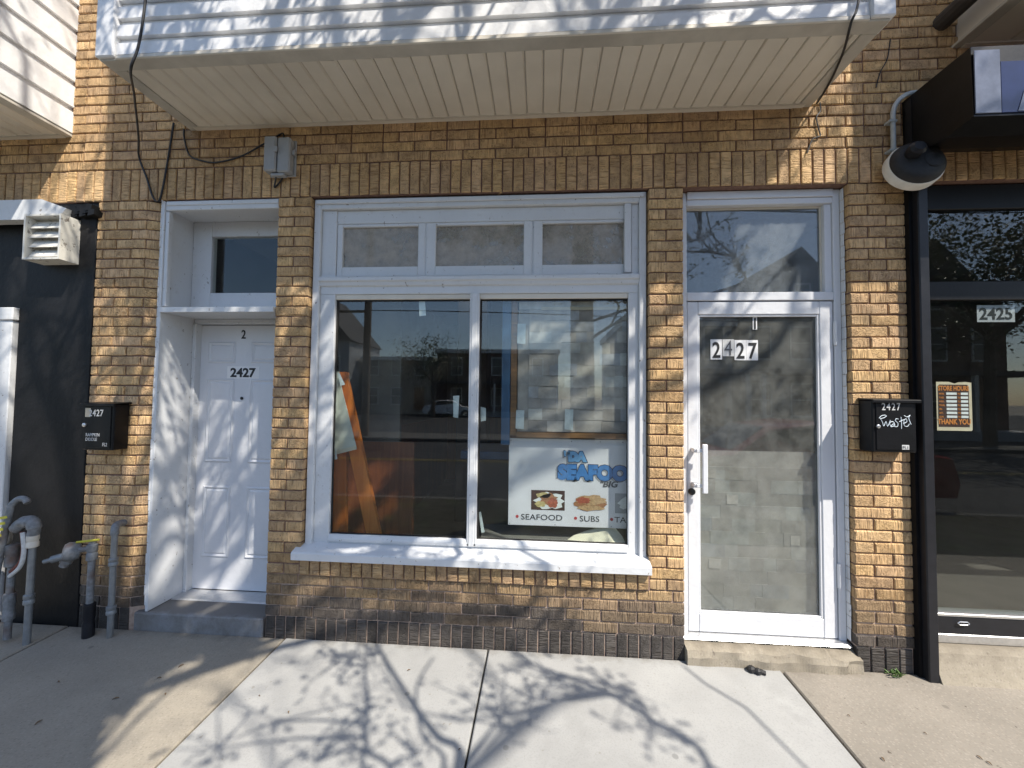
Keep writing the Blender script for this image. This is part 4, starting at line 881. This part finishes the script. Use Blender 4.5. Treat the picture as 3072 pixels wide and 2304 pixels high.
for r_ in range(13):
    z = .238+r_*.0775; x = .962
    while x < 1.655:
        w_ = random.uniform(.07, .19); k = random.choice((0, 2, 2, 4, 4, 5, 6, 0))
        if z+.08 > 1.16: break
        box('paper_sheet', 'door_paper%d' % k, DP, x, min(x+w_, 1.657), .1225+random.uniform(0, .003), .1262, z, z+.080, c=.0008); x += w_-.003
    if r_ in (3, 5, 8, 10):
        for k in range(random.randint(1, 3)):
            xx = random.uniform(.99, 1.56); box('light_patch', 'post1', DP, xx, xx+random.uniform(.035, .08), .1195, .1218, z+.010, z+.066)
box('backing_board', 'door_paper2', DP, .953, 1.66, .127, .131, .236, 1.19)

# ------------------------------------------------------------------ small things on the pavement
DB = MB(); random.seed(3)
for k, (x, y, r_) in enumerate(((1.178, -.068, .024), (1.205, -.082, .022), (1.225, -.075, .016))):
    DB.lathe([(r_*.5, 0), (r_, r_*.4), (r_*.9, r_*1.0), (r_*.4, r_*1.35)], (x, y, gz(y)+.0035), (random.uniform(-.3, .3), random.uniform(-.3, .3), 1), 7)
DB.tube([(1.16, -.06, gz(-.06)+.02), (1.24, -.09, gz(-.09)+.016)], .012, 6)
tag(DB.build('rubber_scrap', 'lump', None), 'lump of black rubber scrap at foot of worn step', 'debris')
def leafq(b, c, d, n_, l, w_):
    d = d.normalized(); s_ = d.cross(n_).normalized(); n2 = s_.cross(d)
    b.add([c, c+d*l*.35+s_*w_+n2*w_*.25, c+d*l, c+d*l*.35-s_*w_+n2*w_*.25], [(0, 1, 2), (0, 2, 3)])
wd = MB()
for k in range(34):
    a = random.uniform(0, 6.28); c = Vector((1.955+random.gauss(0, .016), -.030+random.gauss(0, .010), .0015)); d = Vector((math.cos(a), math.sin(a)*.6-.15, random.uniform(.3, 1.1)))
    leafq(wd, c, d, Vector((0, 0, 1)), random.uniform(.02, .048), random.uniform(.003, .006))
tag(wd.build('weed', 'weed', None, recalc=False), 'small green weed growing at foot of right brick pier', 'plant')
random.seed(9)
LV = [(-1.98, -.52, 'curled dry leaf on tan slab'), (-2.24, -.40, 'narrow dry leaf on tan slab'), (-.82, -.28, 'dry leaf on pale slab under window'), (-1.05, -.46, 'small yellow leaf on pale slab')]
def dry(x, y, label, dz=.001, group=None, s_=.02):
    b = MB(); a = random.uniform(0, 3.1); d = Vector((math.cos(a), math.sin(a), .06)); c = Vector((x, y, gz(y)+dz)); sd = Vector((-math.sin(a), math.cos(a), 0))
    L_ = s_*random.uniform(.8, 1.4); w_ = L_*.32; vs = []
    for i in range(5):
        t = i/4; wv = w_*math.sin(math.pi*min(.97, max(.05, t))); z = .0035*math.sin(math.pi*t)
        for sg in (-1, 0, 1): vs.append(c+d*L_*(t-.5)*1.6+sd*sg*wv+Vector((0, 0, z+.002*abs(sg)+.001)))
    k = len(vs); vs += [p-Vector((0, 0, .0008)) for p in vs]; fs = []
    for i in range(4):
        for j in range(2): q = (i*3+j, i*3+j+1, i*3+j+4, i*3+j+3); fs.append(q); fs.append(tuple(k+t for t in q[::-1]))
    return tag(b.add(vs, fs).build('dry_leaf', 'deadleaf', None, recalc=False), label, 'leaf', group)
for i in range(6):
    x, y = random.uniform(-2.5, -1.6), random.uniform(-.75, -.15); dry(x, y, 'small dry brown leaf lying on tan concrete slab', .0012, 'dry leaves on the tan slab', .013)
for i in range(5):
    x, y = random.uniform(-1.45, 1.2), random.uniform(-.72, -.10); dry(x, y, 'tiny dry leaf fragment lying on pale new concrete', .0052, 'dry leaves on the pale slabs', .008)
for i in range(6):
    x, y = random.uniform(1.45, 2.2), random.uniform(-.60, -.12); dry(x, y, 'dark leaf scrap lying on speckled brown concrete', .0012, 'leaf scraps on the speckled slab', .009)

# ------------------------------------------------------------------ street tree whose branches throw the shadows
random.seed(42)
T1 = thing('street_tree', (.61, -3.4, gz(-3.4)), 'bare budding street tree at the kerb facing the shop', 'tree')
wood = MB(); leaves = MB()
def seen(p, mg=140):
    v = in_view(p); return v is not None and -mg < v[0] < 3072+mg and -mg < v[1] < 2304+mg
def leafspray(c, r_, n, size=.05):
    if seen(c, 420): return
    for k in range(n):
        p = Vector(c)+Vector((random.gauss(0, r_), random.gauss(0, r_), random.gauss(0, r_)))
        d = Vector((random.uniform(-1, 1), random.uniform(-1, 1), random.uniform(-1, .6))); leafq(leaves, p, d, Vector((random.uniform(-1, 1), random.uniform(-1, 1), 1)), size*random.uniform(.7, 1.4), size*random.uniform(.25, .45))
def limb(pts, r0, r1, n=7): 
    P = spline(pts, 4)
    while len(P) > 3 and any(seen(p) for p in P): P = P[:-1]        # the tree stays behind and above the viewer
    wood.tube(P, [r0+(r1-r0)*i/(len(P)-1) for i in range(len(P))], n); return P
def twig(p, d, ln, r_, lev, lf=.35):
    pts = [p]; dd = d.normalized(); k = 4
    for i in range(k):
        dd = (dd+Vector((random.gauss(0, .2), random.gauss(0, .2), random.gauss(.05, .16)))).normalized(); pts.append(pts[-1]+dd*ln/k)
    if pts[-1].y > -.95 or min(p.z for p in pts) < 3.0 or any(seen(p) for p in pts): return
    wood.tube(pts, [r_*(1-.75*i/k) for i in range(k+1)], 5 if lev > 1 else 4, cap=False)
    if lev > 0:
        for j in range(random.randint(2, 4)):
            q = pts[random.randint(1, k)]; a = Vector((random.gauss(0, 1), random.gauss(0, 1), random.gauss(.25, .7))).normalized()
            twig(q, dd*.7+a*.8, ln*random.uniform(.45, .72), r_*.5, lev-1, lf)
    elif random.random() < lf: leafspray(pts[-1], .06, random.randint(3, 8), .045)
def lift(gx_, gy_, t, z=0): return Vector((gx_, gy_, z))+SUN*t
trunk = limb([(.61, -3.4, gz(-3.4)-.05), (.62, -3.4, 1.5), (.60, -3.38, 3.2), (.63, -3.36, 4.4), (.70, -3.3, 5.4)], .20, .13, 12)
limbs = [limb([(.61, -3.38, 2.3), (.95, -2.95, 2.5), lift(-.31, -.76, 1.35), lift(-.43, -.62, 1.45), lift(-.568, -.482, 1.52), lift(-.79, -.233, 1.62), lift(-.95, -.04, 1.75), lift(-1.1, .15, 2.00)], .024, .010),
         limb([(.61, -3.38, 2.6), (1.4, -3.0, 2.8), (2.0, -2.75, 2.85), lift(.72, -.66, 1.55), lift(.55, -.45, 1.62), lift(.30, -.25, 1.70), lift(.0, -.12, 1.80), lift(-.3, .1, 2.00)], .022, .006),
         limb([(.95, -2.95, 2.5), lift(-.55, -.85, 1.40), lift(-.72, -.70, 1.45), lift(-.83, -.45, 1.52), lift(-.95, -.22, 1.60), lift(-1.02, .0, 1.70)], .015, .006),
         limb([(.95, -2.95, 2.5), lift(-.36, -.80, 1.40), lift(-.50, -.62, 1.48), lift(-.62, -.34, 1.55), lift(-.60, -.1, 1.70)], .013, .005),
         limb([lift(-.31, -.76, 1.35), lift(-.22, -.6, 1.42), lift(-.12, -.40, 1.50), lift(.02, -.2, 1.60)], .010, .004),
         limb([(.70, -3.3, 5.4), (1.2, -3.2, 6.6), (1.9, -3.0, 7.8), (2.4, -2.7, 9.2)], .09, .03), limb([(.70, -3.3, 5.4), (.4, -3.4, 6.6), (-.3, -3.3, 7.8), (-.7, -3.1, 9.4)], .09, .03),
         limb([(.64, -3.35, 4.6), (.0, -3.1, 5.6), (-.8, -2.7, 6.6), (-1.2, -2.2, 8.0)], .07, .02), limb([(.68, -3.3, 5.2), (1.4, -4.2, 6.2), (2.3, -5.0, 7.4)], .07, .02), limb([(.66, -3.3, 5.0), (1.6, -2.8, 6.2), (2.6, -2.5, 7.2), (3.4, -2.2, 8.6)], .07, .02),
         limb([(.65, -3.3, 5.3), (2.0, -3.3, 6.6), (3.4, -3.4, 7.4), (4.8, -3.3, 8.8)], .07, .018)]
nfar = len(limbs)
for k in range(5):
    e = Vector((.8+4.6*((k*.618+.3) % 1), -2.6-2.0*((k*.381+.2) % 1), 7.0+3.0*((k*.73+.1) % 1))); b0 = trunk[-1-(k % 5)]
    mid = b0.lerp(e, .5)+Vector((random.gauss(0, .3), random.gauss(0, .3), random.gauss(.1, .3)))
    limbs.append(limb([b0, b0.lerp(mid, .5)+Vector((0, 0, .15)), mid, mid.lerp(e, .6)+Vector((random.gauss(0, .2), random.gauss(0, .2), 0)), e], .06, .022))
near = []; bayn = []
for k in range(22):                                    # limbs that reach over the pavement towards the facade
    fx, fz, t = -3.4+5.0*((k*.618+.15) % 1), .15+2.3*((k*.381+.55) % 1), 1.15+.7*((k*.271) % 1)
    e = Vector((fx, 0, fz))+SUN*t; b0 = trunk[-1-(k % 3)]; w0 = Vector((fx+random.gauss(.25, .25), 0, fz+random.uniform(.8, 1.4)))+SUN*(t+random.uniform(-.1, .25))
    mid = b0.lerp(e, .55)+Vector((0, 0, .45))
    near.append(limb([b0, mid, e, e.lerp(w0, .5)+Vector((random.gauss(0, .06), 0, 0)), w0], .034, .013))
for k in range(10):                                    # and past the bay front
    fx, t = -2.5+4.2*((k*.618+.4) % 1), .75+.5*((k*.37) % 1); e = Vector((fx, -.55, 3.15))+SUN*t; w0 = Vector((fx+random.gauss(.12, .12), -.55, 3.85))+SUN*(t+random.uniform(-.05, .1)); b0 = trunk[-1-(k % 3)]
    bayn.append(limb([b0, b0.lerp(e, .55)+Vector((0, 0, .3)), e, e.lerp(w0, .5), w0, w0+Vector((.1, 0, .7))], .03, .012+.016*(k % 3 == 0)))
for P in bayn:
    for i in range(8, len(P), 2):
        if random.random() < .6: twig(P[i], Vector((random.gauss(.2, .6), random.gauss(0, .2), random.uniform(.3, 1.0))), random.uniform(.4, .8), .011, 1, .3)
        if random.random() < .3: leafspray(P[i]+Vector((random.gauss(0, .12), random.gauss(0, .06), random.gauss(0, .1))), .045, 12, .036)
for P in near:
    for i in range(7, len(P)):
        if random.random() < .7: twig(P[i], Vector((random.gauss(.1, .8), random.gauss(0, .35), random.uniform(.1, 1.0))), random.uniform(.4, .9), .012, 1, .4)
        if random.random() < .45: leafspray(P[i]+Vector((random.gauss(0, .18), random.gauss(0, .1), random.gauss(0, .18))), .055, random.randint(10, 24), .042)
for li, P in enumerate(limbs):
    for i in range(5, len(P), 2):
        if random.random() < (.6 if li > 4 else .12):
            twig(P[i], Vector((random.gauss(0, 1), random.gauss(0, 1)*.8, random.uniform(.1, 1.1))), random.uniform(.8, 1.5), .018, 2, .3)
for (gx_, gy_, t, r_, n) in ((.08, -.217, 2.2, .06, 24), (.18, -.252, 2.2, .06, 20), (.386, -.235, 2.15, .05, 22), (.45, -.30, 2.15, .05, 24), (.535, -.418, 2.1, .05, 22), (.646, -.533, 2.1, .05, 22), (-.06, -.10, 2.25, .05, 14), (-.214, -.453, 1.95, .035, 12), (-.155, -.535, 1.9, .04, 14), (-.02, -.37, 2.05, .045, 14),
                             (-1.04, -.2, 2.1, .06, 22), (-.81, -.5, 2.0, .045, 16), (-.72, -.73, 1.95, .06, 20), (-1.2, -.6, 2.0, .06, 16), (-1.12, -.14, 2.15, .05, 20), (-.95, -.12, 2.15, .05, 18), (-1.35, -.75, 1.95, .06, 20), (-.9, -.78, 1.95, .05, 18), (-.5, -.72, 1.9, .04, 12)):
    c = lift(gx_, gy_, t-.5); leafspray(c, r_*.9, n, .034); q = min((p for P in limbs[:5] for p in P), key=lambda p: (p-c).length)
    wood.tube([q, q.lerp(c, .5)+Vector((0, 0, .03)), c], [.010, .007, .004], 4, cap=False)
    for k in range(6): e = c+Vector((random.gauss(0, .14), random.gauss(0, .12), random.uniform(-.05, .25))); wood.tube([c, e], [.0055, .0025], 4, cap=False); leafspray(e, .02, 3, .034)
wood.tube([lift(1.024, -.332, 1.5), lift(.886, -.182, 1.55), lift(.813, -.05, 1.6)], .008, 5); wood.tube([limbs[1][12], lift(1.2, -.9, 1.45), lift(1.024, -.332, 1.5)], .008, 5)
# dense leafy clump shaped to cast the dark patch on the left slab
cnt = 0
while cnt < 420:
    gx_, gy_ = random.uniform(-3.5, -1.75), random.uniform(-1.1, .05)
    if gx_ > -2.22-(gy_+.35)*.62 and gy_ < -.17: continue
    if gx_ > -2.3 and gy_ > -.03: continue
    if (gx_+2.68)**2+(gy_+.52)**2 < .006: continue
    cnt += 1; leafspray(lift(gx_, gy_, random.uniform(2.0, 2.5)), .045, 15, .085)
    if cnt % 5 == 0:
        c = lift(gx_, gy_, 2.25); q = min(trunk, key=lambda p: (p-c).length); wood.tube([q, q.lerp(c, .5)+Vector((0, 0, .1)), c], [.02, .012, .005], 4, cap=False)
wood.build('trunk', 'bark', T1, smooth=True, recalc=False); leaves.build('crown', 'leaf', T1, recalc=False)

# ------------------------------------------------------------------ the far side of the street (seen in the glass)
def far_tree(x, y, h, rx, label, n=2600, sd=1):
    random.seed(sd); T = thing('leafy_tree', (x, y, -.2), label, 'tree'); b = MB(); b.tube([(x, y, -.2), (x+.1, y, h*.35), (x, y+.1, h*.6)], [.2, .16, .1], 8)
    for k in range(9):
        a = k*.7; b.tube([(x, y, h*.35+k*.1), (x+math.cos(a)*rx*.4, y+math.sin(a)*rx*.4, h*.55+k*.1), (x+math.cos(a)*rx*.8, y+math.sin(a)*rx*.8, h*.7)], [.08, .05, .02], 5)
    b.build('trunk', 'bark', T, smooth=True); c = MB(); cl = [Vector((random.gauss(0, .45), random.gauss(0, .45), random.gauss(0, .4))) for _ in range(40)]
    for k in range(n):
        q = random.choice(cl)+Vector((random.gauss(0, .17), random.gauss(0, .17), random.gauss(0, .15)))
        p = Vector((x+q.x*rx, y+q.y*rx, h*.66+q.z*h*.34)); leafq(c, p, Vector((random.uniform(-1, 1), random.uniform(-1, 1), random.uniform(-1, 1))), Vector((random.uniform(-1, 1), random.uniform(-1, 1), 1)), random.uniform(.10, .2), random.uniform(.04, .075))
    c.build('crown', 'leafdark', T, recalc=False)
far_tree(-8.6, -29, 6.6, 3.6, 'round leafy tree behind the tan house across street', 2600, 3)
far_tree(17.5, -14.4, 10.5, 5.0, 'tall leafy tree on far pavement beyond the red car', 11000, 4)
def house(x0, x1, y, h, wallm, label, roof='gable', porch=True):
    T = thing('row_house', ((x0+x1)/2, y, -.15), label, 'house'); d = 7
    w_ = MB(); w_.box(x0, x1, y-d, y, -.15, h); w_.build('wall', wallm, T); cx = (x0+x1)/2
    if roof == 'gable': r_ = MB(); r_.prism([(x0-.3, h+.004), (x1+.3, h+.004), (cx, h+(x1-x0)*.62)], 'y', y-d, y+.25); r_.build('roof', 'roof', T)
    else: r_ = MB(); r_.box(x0-.15, x1+.15, y-d, y+.3, h+.004, h+.35); r_.build('cornice', 'trim', T)
    for k in range(2):
        for i in range(3 if x1-x0 > 5 else 2):
            n = 3 if x1-x0 > 5 else 2; wx = x0+(i+.5)*(x1-x0)/n; z0 = .8+k*2.8
            if k == 0 and i == n-1: continue
            f = MB(); f.box(wx-.52, wx+.52, y+.002, y+.07, z0-.08, z0+1.62); F = f.build('window', 'trim', T); p = MB(); p.box(wx-.43, wx+.43, y+.071, y+.085, z0+.02, z0+.74); p.box(wx-.43, wx+.43, y+.071, y+.085, z0+.80, z0+1.52); p.build('pane', 'housewin', F)
    dx = x1-(x1-x0)*.17; f = MB(); f.box(dx-.5, dx+.5, y+.002, y+.06, .25, 2.4); f.build('door', 'wood', T)
    if roof == 'gable': f = MB(); f.box(cx-.4, cx+.4, y+.252, y+.28, h+.5, h+1.7); F = f.build('window', 'trim', T); p = MB(); p.box(cx-.3, cx+.3, y+.281, y+.29, h+.6, h+1.6); p.build('pane', 'housewin', F)
    if porch:
        q = MB(); q.box(x0, x1, y+.1, y+1.9, 2.75, 2.95); q.build('porch_roof', 'roof', T); q = MB(); q.box(x0, x1, y+.1, y+1.9, -.15, .25); q.build('porch_floor', 'stonewall', T)
        for px_ in (x0+.15, cx, x1-.15): q = MB(); q.box(px_-.08, px_+.08, y+1.7, y+1.86, .251, 2.749); q.build('porch_post', 'trim', T)
house(-25.5, -17.6, -33.0, 6.6, 'stonewall', 'grey gabled house with white trimmed windows across street')
house(-17.2, -10.4, -35.0, 5.0, 'tanhouse', 'low tan flat roofed house across street', 'flat', False)
house(-9.6, 1.6, -34.0, 5.6, 'brickhouse', 'dark brick flat roofed house across street', 'flat', True)
house(4.2, 9.6, -18.2, 5.2, 'stonewall', 'wide grey flat roofed house with porch across street', 'flat', True)
house(9.9, 15.6, -18.0, 5.6, 'tanhouse', 'tan gabled house with porch across street', 'gable', True)
house(16.0, 22.5, -18.4, 5.5, 'brickhouse', 'dark brick gabled house at far end across street', 'gable', True)
UP = thing('utility_pole', (-7.3, -13.7, -.15), 'weathered wooden utility pole with crossarms across street', 'pole')
q = MB(); q.tube([(-7.3, -13.7, -.15), (-7.25, -13.7, 11)], [.17, .12], 10); q.build('shaft', 'pole', UP, smooth=True)
for z in (5.0, 5.9): q = MB(); q.box(-8.9, -7.28, -13.63, -13.53, z, z+.10); q.build('crossarm', 'pole', UP)
q = MB(); q.box(-8.7, -5.9, -13.63, -13.53, 9.7, 9.82); q.build('crossarm', 'pole', UP)
for (za, zb, yy) in ((9.85, 9.6, -13.6), (6.0, 6.2, -13.6), (5.1, 5.3, -13.6)):
    for dx in ((-1.2, 1.2) if za > 9 else (0,)):
        P = [(-60, yy, za+.5), (-33, yy, za-.5), (-7.3+dx, yy, za), (20, yy, zb-.9), (60, yy, zb+.4)]; tag(MB().tube(spline(P, 10), .02, 5).build('overhead_wire', 'cable', None), 'black overhead wire strung along far side of street', 'cable', 'overhead street wires')
def car(x, y, mt, label, flip=1, zb=-.275):
    T = thing('parked_car', (x, y, zb), label, 'car')
    side = [(-2.2, .42), (-2.18, .66), (-1.75, .86), (-1.15, .93), (-.55, 1.34), (.2, 1.44), (.95, 1.40), (1.55, 1.0), (2.1, .93), (2.2, .55), (2.15, .32), (-2.1, .30)]
    sec = [(-.86, .0), (-.80, .05), (.80, .05), (.86, .0)]; b = MB(); n = len(side); vs = []
    for yy, ins in ((-.86, .97), (-.72, 1.0), (.72, 1.0), (.86, .97)):
        for (u, z) in side:
            k = 1.0 if z < .95 else .86
            vs.append((x+flip*u*(1 if abs(yy) < .8 else .985), y+yy*k, zb+z*(1 if abs(yy) < .8 else ins)))
    fs = [(r_*n+i, r_*n+(i+1) % n, (r_+1)*n+(i+1) % n, (r_+1)*n+i) for r_ in range(3) for i in range(n)]+[tuple(range(n)), tuple(range(3*n, 4*n))]
    b.add(vs, fs).build('body', mt, T, smooth=True)
    for sg in (-1, 1):
        g = MB(); g.prism([(x+flip*u, zb+z) for u, z in ((-.95, .96), (-.5, 1.28), (.15, 1.37), (.85, 1.34), (1.3, 1.0))], 'y', y+sg*.775, y+sg*.80); g.build('side_window', 'housewin', T)
        for u in (-1.4, 1.35): wv = MB(); wv.lathe([(.2, -.1), (.32, -.1), (.33, 0), (.32, .1), (.2, .1)], (x+flip*u, y+sg*.78, zb+.325), (0, 1, 0), 20); W_ = wv.build('wheel', 'tyre', T, smooth=True); rr = MB(); rr.lathe([(.19, 0), (.17, .02)], (x+flip*u, y+sg*.87, zb+.325), (0, sg, 0), 16); rr.build('rim', 'chrome', W_)
    g = MB(); g.add([(x+flip*-1.12, y-.66, zb+.955), (x+flip*-1.12, y+.66, zb+.955), (x+flip*-.56, y+.6, zb+1.345), (x+flip*-.56, y-.6, zb+1.345)], [(0, 1, 2, 3)]); g.build('windscreen', 'housewin', T)
    for sg in (-.6, .6): g = MB(); g.box(x+flip*-2.21, x+flip*-2.1, y+sg-.16, y+sg+.16, zb+.60, zb+.72); g.build('headlight', 'chrome', T)
car(4.3, -5.0, 'redcar', 'red saloon car parked at near kerb', 1)
car(-7.6, -31.0, 'whitecar', 'white saloon car parked on the lot across street', -1, -.155)
